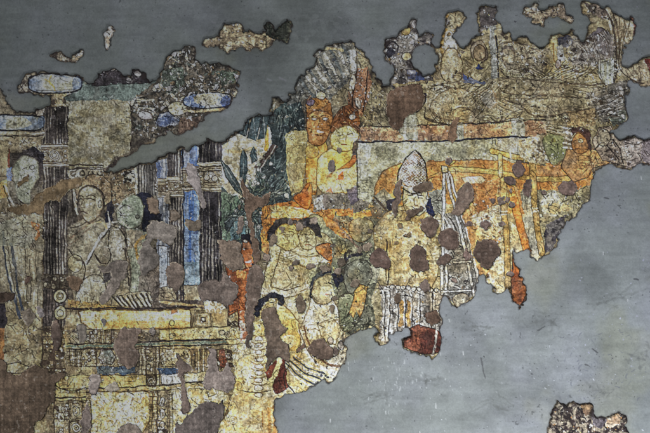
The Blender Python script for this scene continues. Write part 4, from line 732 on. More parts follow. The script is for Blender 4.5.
# ---- heads and arms at the right end
R([(518,140),(540,134),(556,140),(552,164),(536,164),(520,158)], (196,184,148), (150,136,104), k=N3); chips([(518,140),(554,138),(550,164),(522,160)], 60, .9, 2.8, [(216,206,172),(110,92,66),(160,140,100)], rim=(64,52,40)); 
f12 = part('painted_figure', 0, 'worn green face beside the boy at the right end'); R([(542,140),(552,134),(564,138),(567,148),(562,160),(556,166),(548,160)], (152,152,112), (116,120,80), lab=f12, out=(84,78,52), soft=True); R(ell(553,141,3,3), (96,94,50)); scr([(543,140),(564,140),(556,162)], 18, 5, .8); chips([(540,154),(566,152),(560,168),(548,166)], 16, .7, 1.7, [(214,206,180)])
f13 = part('painted_figure', 0, 'brown-faced boy with dark hair at the right end')
R([(566,150),(590,150),(612,152),(608,164),(592,168),(588,178),(572,182),(560,168)], (176,132,78), (140,108,72), lab=f13, out=DK); scr([(566,152),(606,154),(586,178)], 40, 7, .9, (80,58,40))
h13 = part('hair', f13); R([(568,138),(570,129),(580,127),(588,132),(592,146),(590,154),(584,140),(574,134)], (50,36,34), (70,50,44), lab=h13); R([(564,128),(570,132),(570,150),(563,148)], (110,100,84)); 
for y in range(128,152,5): L([(563,y),(570,y+1.5)],1.8,(206,196,170))
a13 = part('face', f13); R([(570,142),(576,134),(584,138),(588,148),(582,154),(574,152)], (170,118,62), (140,94,48), lab=a13, soft=True, out=(70,46,32)); R(ell(580,141,2.6,2), (206,182,140), out=DK); L([(573,141),(576,140)],1,DK); L([(575,149),(580,150)],1,(90,50,36))
f14 = part('painted_figure', 0, 'grey-tan arm reaching out past the right edge')
R([(592,140),(598,128),(610,126),(616,138),(626,139),(650,139),(700,136),(700,170),(650,162),(630,168),(612,163),(602,160),(594,150)], (160,146,128), (122,110,98), lab=f14, out=(60,52,48)); R([(622,140),(640,140),(642,164),(626,168)], (138,128,122), (112,104,100)); R([(640,139),(700,136),(700,168),(642,163)], (140,132,132), (110,102,106)); scr([(594,134),(612,130),(650,142),(650,162),(600,160)], 60, 7, 1, (58,50,48), .85); L([(594,150),(602,142),(610,150),(618,160)],1.3,DK); L([(612,140),(618,148),(622,164)],1.2,DK); R(ell(603,138,7,8), (166,156,132), (140,130,108), out=DK); R(ell(625,154,5,8,-20),(168,160,148),a=.7); chips([(606,140),(632,142),(630,164),(608,160)], 24, .8, 2.2, [(190,184,176),(70,60,56)])
scr([(560,106),(612,112),(612,132),(566,132)], 50, 8, 1, (56,46,38), .8); chips([(560,112),(612,114),(608,134),(566,132)], 40, .8, 2.4, [(170,160,132),(190,186,176),(76,64,50)])
R([(566,112),(594,110),(594,126),(568,128)], (160,130,84), (124,98,66), a=.5)

# ---- small islands' paint
def isl_paint(k, c, c2, n, cl, rim=(48,42,40)):
    p = ISL[k]; R([(x + (x > np.mean(np.array(p)[:,0])) * 3 - 1.5, y) for x, y in p], c, c2, k=N3, wob=2); chips(p, n, .6, 2.4, cl, rim=rim); scr(p, n // 2, 6, .9, (46,40,38), .85)
isl_paint('a', (178,168,158), (130,118,106), 10, [(206,198,190),(110,100,92)])
isl_paint('b', (166,154,128), (110,98,78), 14, [(206,200,182),(90,78,62)])
R(box(200,15,296,58), (150,134,104), (92,82,68), k=N3); isl_paint('c', (152,138,108), (100,88,70), 40, [(186,174,140),(150,148,152),(70,60,54)])
icf = part('painted_foliage', 0, None); R([(264,16),(294,16),(294,44),(276,42),(266,34)], (62,64,54), (38,40,36), lab=icf); scr(box(266,18,291,42), 26, 6, 1, (26,32,28))
isl_paint('d', (160,146,122), (110,98,84), 30, [(190,182,166),(76,66,62)])
R(box(545,395,635,470), (160,150,136), (74,64,62), k=N3); isl_paint('e', (170,160,142), (70,60,60), 90, [(216,208,196),(52,44,48),(130,120,126),(190,140,90)], rim=(38,32,38)); scr(ISL['e'], 80, 7, 1.3, (36,30,36), .9); chips(ISL['e'], 60, .8, 2.4, [(226,220,210),(200,186,160)], rim=None)
R([(580,404),(592,404),(592,414),(584,416)], (160,132,100), (120,98,80)); R([(604,420),(618,412),(620,424),(606,426)], (182,150,118), (206,190,170))
iep = part('mortar_patch', 0, None)
R([(592,408),(600,416),(607,420),(600,428),(592,424),(590,414)], (126,120,128), (104,98,106), lab=iep)

# ------------------------------------------------------------------ thin washes that model the bodies, and rubbed colour
BRN = (92,74,52); PAL = (226,216,180); OR2 = (198,122,48); GRN = (92,100,82); LLC = (150,146,146)
for g in ((88,206,5,9,0,PAL,.35),(100,214,4,8,20,BRN,.5),(82,216,5,3,0,BRN,.45),(92,222,9,3,0,BRN,.5),(78,236,5,12,20,BRN,.45),(90,240,9,9,0,(176,170,140),.4),(118,246,6,14,0,(182,178,158),.45),(106,258,4,14,10,BRN,.5),(128,262,4,20,0,BRN,.5),(84,270,8,6,0,BRN,.4),(88,290,12,8,0,(172,168,142),.4),(70,250,3,18,0,BRN,.45),(76,262,4,5,0,(176,168,130),.5),(97,296,20,4,0,BRN,.4),
          (130,208,5,9,0,(156,168,144),.45),(122,222,6,5,0,GRN,.5),(140,224,5,6,0,GRN,.6),(136,250,5,10,0,BRN,.35),(142,284,5,12,0,(150,158,136),.35),
          (24,230,14,7,0,BRN,.4),(34,262,6,22,0,BRN,.4),(18,262,5,20,0,(160,152,122),.4),(22,340,13,16,0,BRN,.35),(28,174,6,10,0,(164,168,146),.4),(18,190,5,8,0,GRN,.5),
          (285,236,6,7,0,(222,208,140),.5),(296,246,7,4,0,BRN,.5),(308,238,5,7,0,(196,188,140),.4),(276,262,4,14,10,BRN,.45),(288,272,8,9,0,(226,216,178),.5),(302,278,6,16,10,BRN,.45),(316,276,8,12,0,(138,144,108),.55),(290,290,16,4,0,BRN,.4),(298,252,14,4,8,(230,220,178),.45),(320,252,8,5,0,BRN,.4),(276,320,6,18,0,(236,222,160),.4),(300,312,6,16,0,BRN,.45),(268,290,4,8,0,BRN,.45),
          (326,288,6,9,0,(222,210,170),.4),(318,300,6,4,0,BRN,.45),(340,296,4,8,0,BRN,.4),(322,320,8,12,0,(244,238,216),.5),(304,336,5,18,-15,BRN,.5),(336,330,7,8,0,(206,180,120),.5),(310,370,16,5,-30,BRN,.4),(296,376,10,5,40,(246,238,214),.5),(340,362,6,10,20,(244,240,226),.5),(300,356,6,10,0,(200,160,86),.4),
          (350,226,16,8,20,OR2,.55),(330,222,16,6,25,OR2,.5),(372,214,10,6,0,OR2,.5),(346,248,9,7,0,(176,168,120),.5),(366,262,8,8,0,GRN,.5),(344,270,5,10,0,(40,42,46),.55),(352,318,12,8,0,GRN,.55),(374,286,5,12,0,(46,46,46),.5),(358,244,14,4,10,(60,58,50),.5),(338,252,5,6,0,OR2,.55),(376,236,6,12,0,(150,138,100),.5),
          (392,232,8,18,0,(196,166,92),.5),(404,240,5,24,0,(232,224,196),.5),(398,262,5,20,0,(160,136,88),.5),(416,234,7,10,0,(236,228,204),.45),(430,246,5,14,0,(182,150,84),.5),(384,236,3,16,0,BRN,.5),(408,280,18,4,0,BRN,.45),(436,262,4,14,0,(220,210,180),.45),(382,222,8,6,-40,(174,146,86),.5),(412,212,10,5,0,BRN,.4),(426,228,6,6,0,BRN,.35),(376,270,6,12,20,(238,230,208),.5),
          (392,310,6,16,0,(88,82,80),.5),(428,306,6,16,0,(84,80,80),.5),(414,300,6,14,0,(206,170,104),.4),(424,338,10,6,0,(84,44,38),.4),
          (480,196,14,10,0,OR2,.5),(470,240,6,16,0,(90,86,82),.4),(496,190,6,14,0,OR2,.5),(490,226,10,8,0,(236,228,200),.5),(478,226,6,6,0,(172,110,56),.5),(500,262,7,14,0,(226,214,178),.4),(484,212,10,4,0,(150,92,46),.5),(455,176,14,6,0,OR2,.4),(520,175,18,6,0,OR2,.45),(556,172,14,6,0,OR2,.4),(388,182,8,12,20,(212,160,92),.4),(420,130,22,5,0,(196,142,88),.35),(480,128,26,5,0,(198,142,86),.4),(538,128,14,6,0,(170,128,84),.4),
          (316,120,6,8,0,(198,146,88),.4),(328,128,4,10,0,(110,66,32),.5),(309,130,3,10,0,(110,66,32),.5),(345,138,7,7,0,(234,222,150),.4),(355,146,4,6,0,(160,128,60),.5),(334,144,4,6,0,(170,136,64),.45),(326,172,6,14,0,(198,166,78),.5),(344,164,9,7,0,(212,180,92),.45),(340,186,12,6,0,(236,230,188),.4),(352,178,4,10,0,(166,136,70),.45),(312,166,4,18,0,(140,92,40),.45),
          (442,104,12,9,0,(184,174,146),.5),(460,116,10,4,0,(168,140,84),.5),(434,116,6,4,0,BRN,.5),(476,112,9,6,0,BRN,.45),(500,108,14,5,0,(176,164,132),.45),(540,104,16,4,0,(172,162,128),.5),(566,110,18,3,0,BRN,.45),(586,102,12,4,0,(166,156,126),.45),(540,90,24,3,0,BRN,.4),(514,86,12,4,0,(172,160,126),.4),(512,58,8,9,0,(166,154,122),.45),(532,64,7,10,0,(172,162,130),.45),(524,72,9,4,0,BRN,.5),(452,66,6,14,0,(180,174,158),.5),(468,66,6,10,0,BRN,.4),(548,62,4,12,0,(176,150,92),.5),(584,58,10,8,0,LLC,.4),(576,78,14,4,0,(160,150,118),.4),(604,46,6,12,0,(58,52,54),.5),(606,106,10,8,0,(150,144,134),.4),(494,96,6,5,0,BRN,.5),
          (600,140,8,8,0,(172,160,136),.45),(614,154,8,6,30,(84,72,64),.45),(632,152,8,9,0,(150,142,138),.4),(578,144,5,7,0,(186,134,76),.4),(578,164,10,7,0,(190,140,82),.4),(566,176,8,5,0,(120,86,54),.45),
          (110,316,30,4,0,(242,226,176),.4),(150,324,30,3,0,(160,116,58),.4),(122,410,16,10,0,(244,234,200),.4),(98,424,6,14,0,(164,134,76),.45),(148,410,4,16,0,(170,142,84),.45),(190,398,16,6,0,(232,222,186),.4),(250,356,8,16,0,(246,236,200),.4),(238,372,5,14,0,(188,146,74),.45),(268,420,6,20,0,(196,140,66),.5),(250,410,12,10,0,(244,236,206),.4)):
    G(*g[:-1], g[-1] * .62)
RECORD = False                                    # the contour drawing is renewed over the washes
for p, wd, c, smooth, ix, l0 in CONT:
    l1 = LAB[ix[:, 1], ix[:, 0]]
    if (l0 == l1).mean() > .7 and (l0 > 0).mean() > .3: L(p, wd * .85, c, .5 if (l0 != fr).mean() > .5 else .2, smooth=smooth)

# ------------------------------------------------------------------ fine brush lines, scuffs and flecks all over the painting
def ink(p, n, ln, wd, dark, a, ang=0, spread=180, bend=1.0):
    for x, y in pts_in(p, n):
        ix, iy = int((x - X0) * S), int((y - Y0) * S)
        if not (0 <= ix < NX and 0 <= iy < NY): continue
        b = COL[iy, ix]; c = b * .32 + c3((6,4,4)) if dark else np.clip(b * 1.25 + 34, 0, 246)
        th = math.radians(ang + (rng.random() - 0.5) * 2 * spread); l = ln * (0.2 + 1.2 * rng.random() ** 2); k = (rng.random() - 0.5) * 1.4 * bend; q = []
        px, py = x, y
        for i in range(5):
            q.append((px, py)); px += math.cos(th) * l / 4; py += math.sin(th) * l / 4; th += k / 2.5
        L(q, wd * (0.5 + 0.7 * rng.random()), c, a * (0.4 + 0.6 * rng.random()), smooth=False)
ALLP = [(-10,84),(60,74),(170,60),(238,72),(200,130),(110,168),(220,146),(300,76),(350,42),(400,60),(480,20),(600,10),(640,60),(620,120),(640,160),(590,190),(540,258),(520,290),(470,300),(440,350),(380,340),(340,370),(276,400),(276,445),(-10,445)]
ink(ALLP, 1500, 6, .8, True, .7); ink(ALLP, 900, 4, .8, False, .6)
ink([(395,90),(620,60),(620,130),(590,200),(520,290),(380,330),(330,260),(350,180),(500,150),(400,125)], 500, 7, .8, True, .8)
ink([(425,90),(500,45),(615,60),(615,125),(545,135),(430,122)], 260, 13, .8, True, .8, 0, 40); ink([(425,90),(500,45),(615,60),(615,125),(545,135),(430,122)], 300, 7, .8, False, .6, 0, 60)
ink(box(66,330,236,440), 700, 5, .8, True, .85, 90, 100); ink(box(66,330,236,440), 300, 4, .8, False, .7)
ink(box(226,200,350,390), 500, 5, .8, True, .75); ink(RUB, 260, 5, .9, True, .9); ink(RUB, 200, 4, 1.1, False, .9)
ink([(280,60),(350,45),(390,100),(385,135),(290,140)], 240, 6, .9, True, .85); ink([(280,60),(350,45),(390,100),(385,135),(290,140)], 120, 4, 1, False, .8)
chips([(392,70),(440,60),(470,44),(500,36),(545,48),(600,30),(616,60),(622,104),(600,120),(560,90),(430,92)], 120, 1, 3.4, [(62,52,44),(74,62,50),(50,44,40)], rim=None, asp=.3)
chips([(334,210),(382,204),(386,250),(376,330),(346,334),(330,280)], 70, .8, 3, [(50,46,42),(66,60,50)], rim=None, asp=.3); chips([(334,210),(382,204),(386,250),(376,330),(346,334),(330,280)], 40, 1, 2.6, [(188,176,132),(160,160,128)], asp=.4)
chips([(262,290),(345,300),(346,370),(276,396)], 60, .7, 2.4, [(92,76,54),(70,60,50)], rim=None, asp=.3)
chips(ALLP, 420, .5, 1.5, [(190,186,170),(120,112,100),(60,52,46),(150,146,140)], rim=None)
chips([(225,330),(345,300),(500,220),(500,285),(380,330),(276,440),(228,440)], 160, .5, 1.5, [(250,248,236),(120,100,74),(60,52,46)], rim=None)

# ------------------------------------------------------------------ mortar losses over everything
REC = np.zeros((NY, NX), np.float32); PM = np.zeros((NY, NX), np.float32)
for p, c, label, streak, soft in PATCHES:
    q = curve(p, True, 4) if soft else np.array(p)
    w = window(q, 4)
    if w is None: continue
    m = inside(q, w, 1.25)
    i = part('mortar_patch', 0, label)
    r_ = rng.integers(0, 300); c = tuple(v * k_ for v, k_ in zip(c, (.95, .925, .865))); p = None
    t = .96 + 0.07 * np.roll(N2, r_, 1)[w] + streak * .35 * np.roll(NV, r_, 1)[w] + .05 * np.roll(N1, r_, 1)[w] + 0.05 * N3[w] + .035 * FINE[w]
    dmg = sm(0.9, 1.5, np.roll(N3, r_, 0)[w])
    cc = c3(c) * t[..., None]; cc = cc * (1 - .25 * dmg[..., None]) + np.array((170,164,158), np.float32) * .25 * dmg[..., None]
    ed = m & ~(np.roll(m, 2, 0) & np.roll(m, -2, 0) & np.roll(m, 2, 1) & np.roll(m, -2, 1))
    cc = np.where((ed & (N3[w] > .0))[..., None], cc * .66, cc)  # shadow at the recessed edge, darkened into the mortar colour
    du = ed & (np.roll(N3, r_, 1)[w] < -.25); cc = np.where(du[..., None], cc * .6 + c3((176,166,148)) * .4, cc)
    cc = cc * (1 + .10 * np.roll(N1, r_ * 2, 1)[w] + .05 * np.roll(NH, r_, 0)[w])[..., None]
    COL[w][m] = cc[m]; LAB[w][m] = i; PM[w][m] = .6 + 1.1 * rng.random()
pb = blur(PM, 2)

# ------------------------------------------------------------------ wear of the paint layer
free = 1 - (PM > 0).astype(np.float32)
for r_, k_ in ((2, .6), (9, .30)):               # paint lies darker in its contours, thinner on what they enclose
    sb = np.stack([blur(COL[..., i], r_) for i in range(3)], -1); COL = np.clip(COL + k_ * (COL - sb), 8, 250)
g_ = (COL @ c3((.3,.59,.11)))[..., None]          # faded pigments
sat_ = (COL.max(-1) - COL.min(-1)) / (COL.max(-1) + 1)
fade = (.10 + .24 * sm(0, 1.1, fbm(9, 4)) + .16 * sm(.45, .85, sat_) + .22 * sm(250, 205, GX) * sm(320, 285, GY) * (sat_ < .5))[..., None] * free[..., None] + .12 * (1 - free[..., None])
COL = COL * (1 - fade) + g_ * c3((1.02, .995, .955)) * fade
lum = 1 + (0.17 * FINE + 0.11 * np.clip(N3, -1.2, 1.2) + 0.05 * N2 + 0.06 * NV) * (0.35 + 0.65 * free)
COL *= lum[..., None]
# golden ochre glaze, kept better in the middle and on the throne
gz = (.34 * sm(-.3, 1.0, fbm(22, 4)) * np.maximum(sm(170, 90, np.hypot((GX-420)*.75, GY-215)), np.maximum(sm(110, 40, np.hypot((GX-140)*.7, GY-350)), sm(90, 40, np.hypot(GX-265, (GY-370)*.9)))) * free * (COL.max(-1) > 80))[..., None]
COL = COL * (1 - gz) + COL * c3((1.06, .90, .60)) * gz
# rubbed and flaked spots, thick in some places and absent in others
cl_ = sm(-.6, .9, fbm(18, 4))
for nz, th_, k_ in ((fbm(2.2,2), .9, .32), (fbm(2.6,2,sx=2.4,sy=.5), .98, .34), (fbm(2.6,2,sx=.5,sy=2.4), .98, .34), (fbm(1.4,1), 1.05, .30)):
    COL *= 1 - (.85 * k_ * sm(th_, th_ + .30, nz) * (.45 + .55 * cl_) * free)[..., None]
for nz, th_, k_ in ((fbm(1.8,2), .95, .75), (fbm(2.6,2,sx=1.8,sy=.6), 1.0, .7), (fbm(3.4,2), 1.15, .6)):
    t_ = (k_ * sm(th_, th_ + .3, nz) * (.2 + .8 * np.roll(cl_, 300, 1)) * free)[..., None]
    COL = COL * (1 - t_) + np.clip(COL * 1.22 + c3((26,26,28)), 0, 246) * t_
K1 = np.minimum(np.abs(fbm(16, 4)), np.abs(fbm(30, 4))); ck = sm(0.06, 0.0, K1) * sm(-.6, .5, N1) * free
COL *= (1 - 0.45 * ck)[..., None]
K2 = np.abs(fbm(6, 3)); ck2 = sm(0.07, 0.0, K2) * free; COL *= (1 - 0.2 * ck2)[..., None]
pits = sm(1.5, 1.7, fbm(3, 3)) * free; COL = COL * (1 - .45 * pits[..., None]) + c3((104,94,84)) * .45 * pits[..., None]
flk = sm(1.3, 1.6, fbm(2.2, 2)) * free; COL = COL + (np.clip(COL * 1.3 + 18, 0, 250) - COL) * (.7 * flk)[..., None]
drt = sm(.2, 1.4, fbm(24, 5)) * free; COL *= (1 - .20 * drt)[..., None]
COL *= (1 + .13 * free)[..., None]

# ------------------------------------------------------------------ fragments: plan shape and height
main = fmask(MAIN); main &= ~fmask(HOLE)
FRAG[main] = 1
for n, k in enumerate(ISL): FRAG[fmask(ISL[k]) & (FRAG == 0)] = 2 + n
solid = (FRAG > 0).astype(np.float32)
e2, e6, e14 = blur(solid, 3), blur(solid, 12), blur(solid, 60)
# broken dark edge: mortar fillet and soot, with edge shadow painted in along the rim
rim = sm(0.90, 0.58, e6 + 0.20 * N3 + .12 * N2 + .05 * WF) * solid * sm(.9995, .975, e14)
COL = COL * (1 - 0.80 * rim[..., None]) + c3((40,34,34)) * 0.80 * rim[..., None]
pal = sm(.55, .95, N3) * sm(.99, .8, e6) * solid
COL = COL + (c3((150,128,92)) - COL) * (.35 * pal)[..., None]
TH = 3.2                                     # plaster thickness in grid units (16 mm)
zt = TH * (1 + .12 * N1) + .20 * N2 + .13 * N3 + .06 * FINE - .45 * ck - .3 * pits + .16 * flk - 1.15 * pb + REL
zt = zt - 1.1 * sm(.97, .70, e6)             # worn, sloping margin
ZF = -1.2 + (zt + 1.2) * sm(.22, .80, e2 + .05 * N3)
wall_near = sm(.02, .42, blur(solid, 8) + .05 * N3 * 0)
ZW = .16 * N1 + .10 * N2 + -.02 * NH + .035 * N3 + .03 * FINE

# bare wall: grey skim coat with trowel marks, stains, scratches
WC = np.empty_like(COL); wt = sm(-1.6, 1.6, N1 + .5 * fbm(90, 3))[..., None]
WALL_A = 141.0
WC[:] = c3((WALL_A * 0.965, WALL_A * 1.0, WALL_A * 0.985)) * (1 - wt) + c3((WALL_A * 1.02, WALL_A * 1.045, WALL_A * 1.07)) * wt
WC *= (1 + .030 * fbm(26, 4) + .030 * fbm(60, 5, sx=2.6, sy=.6) + .022 * fbm(7, 3, sx=3.5, sy=.5) + .010 * NH + .018 * N3 + .026 * FINE)[..., None]
bl = sm(.1, 1.2, fbm(80, 4)); WC *= 1 - .13 * bl[..., None]
oliv = sm(.5, 1.5, fbm(70, 4))[..., None]; WC = WC * (1 - .5 * oliv) + WC * c3((1.0,.98,.86)) * .5 * oliv
spk = sm(1.5, 1.75, fbm(2.4, 2) + .25 * N1); WC *= (1 - .25 * spk)[..., None]
halo = sm(.08, .5, blur(solid, 8) + (.18 * N3 + .10 * N2) * (blur(solid, 14) > .02)) ; halo2 = sm(.02, .6, e14)  # dirt plus the fragments' shadow, painted into the wall colour around them
SAVE = COL; COL = WC
# lime drips and scratches
for x, y in [(rng.normal(400,26), rng.normal(376,16)) for _ in range(70)]: L([(x,y),(x+.3,y+.6+3*rng.random()**2)], .5 + .45*rng.random(), (196,200,200), .65, smooth=False)
for x, y in [(rng.normal(400,60), rng.normal(395,30)) for _ in range(40)]: L([(x,y),(x+.5,y+.6+1.5*rng.random())], .6, (188,192,194), .5, smooth=False)
for x, y, l in ((386,411,3),(436,403,5),(386,331,2),(449,320,2),(420,431,4),(330,420,3),(463,352,3),(603,252,2),(641,176,3),(627,300,2)): L([(x,y),(x+.4,y+l)], .9, (204,206,206), .8, smooth=False)
for x, y in ((338,17),(341,38),(354,35),(362,26),(212,22),(268,79),(280,78),(283,79)): L([(x,y),(x+3,y+1.5)], 1.6, (150,150,156), .6, smooth=False)
for q in ([(481,358),(483,368),(485,378)], [(604,198),(608,199)], [(634,279),(638,280)], [(585,365),(589,367)], [(538,330),(545,326)], [(592,349),(597,353)]): L(q, 1.3, (70,70,72), .7)
for _ in range(90):
    x, y = 290 + 370*rng.random(), 180 + 260*rng.random(); L([(x,y),(x+3+14*rng.random(),y+rng.normal(0,1.5)),(x+8+26*rng.random(),y+rng.normal(0,4))], 1.2+4*rng.random()**2, WC.mean((0,1))*(.90 if rng.random()>.45 else 1.09), .16+.2*rng.random(), rough=2.0)
for _ in range(60):
    x, y = 650*rng.random(), 130*rng.random(); L([(x,y),(x+3+14*rng.random(),y+rng.normal(0,2.5)),(x+8+20*rng.random(),y+rng.normal(0,6))], 1.2+4*rng.random()**2, WC.mean((0,1))*(.88 if rng.random()>.45 else 1.08), .14+.2*rng.random(), rough=2.0)
for x, y, r in ((548,322,10),(430,380,7),(478,330,8),(610,300,12),(640,360,14),(600,392,9),(380,395,10),(500,404,12)): 
    for _ in range(14): L([(x+rng.normal(0,r),y+rng.normal(0,r*.5)),(x+rng.normal(0,r),y+rng.normal(0,r*.5))], .7+1.4*rng.random(), (92,94,92), .22, rough=1.5)
chips(box(420,170,650,400), 60, .4, 1.1, [(72,72,74),(96,98,98)], rim=None)
scr(box(460,300,650,420), 30, 2.5, .6, (100,104,108), .4, 0, 40); scr(box(300,0,470,60), 16, 3, .7, (96,96,100), .4); scr(box(560,330,650,400), 60, 4, .9, (90,92,104), .6)
chips(box(560,250,650,400), 70, .5, 1.4, [(170,172,186),(150,152,160)], rim=None); chips(box(280,0,640,60), 30, .5, 1.6, [(150,150,160),(84,84,90)], rim=None); chips(box(380,330,650,433), 60, .5, 1.3, [(178,182,186)], rim=None)
for _ in range(26): 
    x, y = rng.random()*650, rng.random()*433; L([(x,y),(x+20+30*rng.random(),y+rng.normal(0,4)),(x+60+30*rng.random(),y+rng.normal(0,8))], 1.6+2*rng.random(), WC.mean((0,1))*(1.06 if rng.random()>.5 else .94), .22)
WC = COL; COL = SAVE
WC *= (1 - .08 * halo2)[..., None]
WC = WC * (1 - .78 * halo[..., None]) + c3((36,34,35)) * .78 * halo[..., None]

# ------------------------------------------------------------------ pigment values -> reflectance
def lamp_E(x, y):
    X, Z = wx(x), wz(y); e = np.zeros(X.shape + (3,), np.float32)
    for lx, ly, d, w, c, s in LAMPS:
        r2 = (X - wx(lx)) ** 2 + (Z - wz(ly)) ** 2 + d * d
        e += (w * d * d / (math.pi * math.pi * r2 * r2))[..., None] * c3(c)
    return e + WORLD * c3((.80,.88,1.0))
def lin(c):
    c = np.clip(c, 0, 255) / 255; return np.where(c <= .04045, c / 12.92, ((c + .055) / 1.055) ** 2.4).astype(np.float32)
# the drawing uses the colours as they look on the wall; dividing by the lamps' light there leaves the pigment's own reflectance
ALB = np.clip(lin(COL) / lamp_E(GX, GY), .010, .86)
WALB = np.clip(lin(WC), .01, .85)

# ------------------------------------------------------------------ materials
def paint_mat(name, rough, bump, scale, grain):
    m = bpy.data.materials.new(name); m.use_nodes = True; nt = m.node_tree; N = nt.nodes
    b = N["Principled BSDF"]; b.inputs["Roughness"].default_value = rough; b.inputs["Specular IOR Level"].default_value = .12
    at = N.new("ShaderNodeAttribute"); at.attribute_name = "pigment"
    tc = N.new("ShaderNodeTexCoord")
    n1 = N.new("ShaderNodeTexNoise"); n1.inputs["Scale"].default_value = scale; n1.inputs["Detail"].default_value = 5; n1.inputs["Roughness"].default_value = .7
    mr = N.new("ShaderNodeMapRange"); mr.inputs[1].default_value = .25; mr.inputs[2].default_value = .75; mr.inputs[3].default_value = 1 - grain; mr.inputs[4].default_value = 1 + grain
    mx = N.new("ShaderNodeVectorMath"); mx.operation = 'SCALE'
    nt.links.new(tc.outputs["Object"], n1.inputs["Vector"]); nt.links.new(n1.outputs[0], mr.inputs[0])
    nt.links.new(at.outputs["Color"], mx.inputs[0]); nt.links.new(mr.outputs[0], mx.inputs["Scale"]); nt.links.new(mx.outputs[0], b.inputs["Base Color"])
    n2 = N.new("ShaderNodeTexNoise"); n2.inputs["Scale"].default_value = scale * 1.7; n2.inputs["Detail"].default_value = 4
    bp = N.new("ShaderNodeBump"); bp.inputs["Strength"].default_value = bump; bp.inputs["Distance"].default_value = .004
    nt.links.new(tc.outputs["Object"], n2.inputs["Vector"]); nt.links.new(n2.outputs[0], bp.inputs["Height"]); nt.links.new(bp.outputs[0], b.inputs["Normal"])
    return m
M_PAINT = paint_mat("painted_plaster", .72, .55, 190, .22)
M_PATCH = paint_mat("mortar", .92, .45, 150, .10)
M_WALL = paint_mat("wall_skim", .55, .22, 120, .07)

def grid_mesh(name, facemask, Z, C, mat, origin):
    """a mesh from the cells of the grid where facemask is true"""
    fy, fx = np.nonzero(facemask)
    if len(fy) == 0: return None
    a = fy * NX + fx; q = np.stack([a, a + NX, a + NX + 1, a + 1], 1).astype(np.int64)
    u, inv = np.unique(q, return_inverse=True); inv = inv.reshape(q.shape).astype(np.int32)
    vy, vx = u // NX, u % NX
    co = np.stack([wx(gx[vx]) - origin[0], -Z[vy, vx] * U - origin[1], wz(gy[vy]) - origin[2]], 1).astype(np.float32)
    me = bpy.data.meshes.new(name); nf = len(q)
    me.vertices.add(len(u)); me.vertices.foreach_set("co", co.ravel())
    me.loops.add(nf * 4); me.loops.foreach_set("vertex_index", inv.ravel())
    me.polygons.add(nf); me.polygons.foreach_set("loop_start", np.arange(0, nf * 4, 4, dtype=np.int32))
    me.update(calc_edges=True)
    me.polygons.foreach_set("use_smooth", np.ones(nf, bool))
    at = me.attributes.new("pigment", 'FLOAT_COLOR', 'POINT')
    at.data.foreach_set("color", np.concatenate([C[vy, vx], np.ones((len(u), 1), np.float32)], 1).astype(np.float32).ravel())
    me.materials.append(mat)
    o = bpy.data.objects.new(name, me); scene.collection.objects.link(o); o.location = origin
    return o

def dilate(m, n):
    for _ in range(n):
        p = np.pad(m, 1); m = p[1:-1,1:-1] | p[:-2,1:-1] | p[2:,1:-1] | p[1:-1,:-2] | p[1:-1,2:]
    return m
# ------------------------------------------------------------------ the wall
sheet = ~(~dilate(~(solid > 0), 14))[:-1, :-1]
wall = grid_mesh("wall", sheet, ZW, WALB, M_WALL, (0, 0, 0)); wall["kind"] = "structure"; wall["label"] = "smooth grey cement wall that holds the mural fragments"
import bmesh
bm = bmesh.new(); bm.from_mesh(wall.data)
la = bm.verts.layers.float_color.get("pigment")
base = tuple(float(v) for v in WALB[:60].mean((0, 1))) + (1.0,)
xa, xb, za, zb = wx(gx[0]), wx(gx[-1]), wz(gy[-1]), wz(gy[0]); BX, BT, BB = 4.2, 2.4, -2.0
def quad(a, b, c, d, y):
    vs = [bm.verts.new((x, y_, z)) for (x, z), y_ in zip((a, b, c, d), y)]
    for v in vs: v[la] = base
    bm.faces.new(vs)
f_ = 0.0
quad((-BX,BB),(xa,BB),(xa,BT),(-BX,BT),(f_,)*4); quad((xb,BB),(BX,BB),(BX,BT),(xb,BT),(f_,)*4); quad((xa,zb),(xb,zb),(xb,BT),(xa,BT),(f_,)*4); quad((xa,BB),(xb,BB),(xb,za),(xa,za),(f_,)*4)
quad((-BX,BB),(BX,BB),(BX,BT),(-BX,BT),(.25,)*4)
quad((-BX,BB),(BX,BB),(BX,BB),(-BX,BB),(0,0,.25,.25)); quad((-BX,BT),(BX,BT),(BX,BT),(-BX,BT),(0,0,.25,.25)); quad((-BX,BB),(-BX,BT),(-BX,BT),(-BX,BB),(0,0,.25,.25)); quad((BX,BB),(BX,BT),(BX,BT),(BX,BB),(0,0,.25,.25))
bm.to_mesh(wall.data); bm.free()

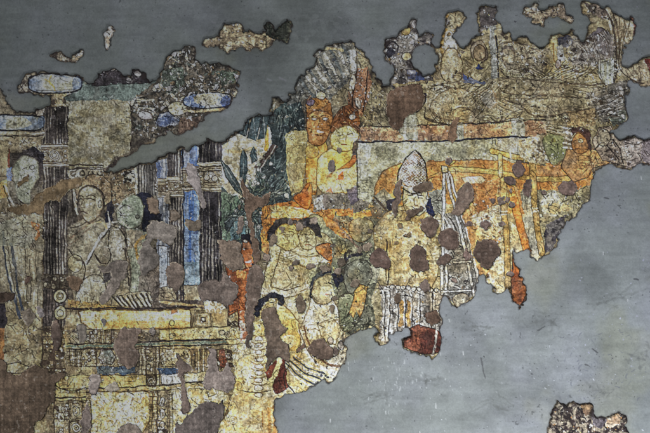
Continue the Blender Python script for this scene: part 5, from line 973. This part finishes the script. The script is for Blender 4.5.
# ------------------------------------------------------------------ the painted fragments
TH_LABEL = {1: "large ragged painted mural with pavilion, figures and orange canopy on the grey wall",
            2: "small pale upright flake of painted plaster alone on the upper left wall",
            3: "small thin cream flake of painted plaster lying level above the blue capital",
            4: "tan mural fragment with a dark green tail, alone between pavilion and feather headdress",
            5: "narrow curved tan flake of painted plaster near the top edge above the reclining figures",
            6: "black and cream mural fragment alone on the bare wall at the lower right"}
near = dilate(solid > 0, 2)
own = FRAG.copy()
for _ in range(3):                                # let each fragment own the sloping cells just outside it
    for ax, sh in ((0,1),(0,-1),(1,1),(1,-1)):
        s_ = np.roll(own, sh, ax); own = np.where(own == 0, s_, own)
LAB[FRAG == 0] = 0
lab_own = LAB.copy()
for _ in range(3):
    for ax, sh in ((0,1),(0,-1),(1,1),(1,-1)):
        s_ = np.roll(lab_own, sh, ax); f2_ = np.roll(FRAG, sh, ax); lab_own = np.where((FRAG == 0) & (lab_own == 0) & (f2_ > 0), s_, lab_own)
COLX = ALB
cells_own = own[:-1, :-1]; cells_lab = lab_own[:-1, :-1]; MINC = 14
# tiny leftovers of a part go back to what holds it
cnt = np.bincount(cells_lab[cells_own > 0].ravel(), minlength=len(PARTS) + 1)
PARENT = {i: PARTS[i][1] for i in PARTS}
for fid, lab_text in TH_LABEL.items():
    ys, xs = np.nonzero(cells_own == fid)
    origin = (float(wx(gx[xs].mean())), 0.0, float(wz(gy[ys].max())))
    ids = [int(i) for i in np.unique(cells_lab[cells_own == fid]) if i]
    keep = set()
    for i in ids:
        n = int(((cells_lab == i) & (cells_own == fid)).sum())
        if n >= MINC and (fid == 1 or n > 60):
            keep.add(i)
    if fid != 1: keep = {i for i in keep if PARTS[i][0] in ('painted_foliage', 'mortar_patch')}
    lm = np.where(np.isin(cells_lab, list(keep) or [-1]), cells_lab, 0)
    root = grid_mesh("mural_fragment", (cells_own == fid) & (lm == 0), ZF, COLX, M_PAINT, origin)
    root["label"] = lab_text; root["category"] = "mural fragment"; root["group"] = "fragments of painted plaster on the wall"
    made = {}
    for i in sorted(keep):
        name, par, lb = PARTS[i]
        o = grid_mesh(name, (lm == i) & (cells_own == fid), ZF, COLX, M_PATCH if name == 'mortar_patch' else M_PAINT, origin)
        made[i] = o
        if lb: o["label"] = lb
    for i, o in made.items():
        par = PARTS[i][1]; o.location = (0, 0, 0); o.parent = made.get(par, root)
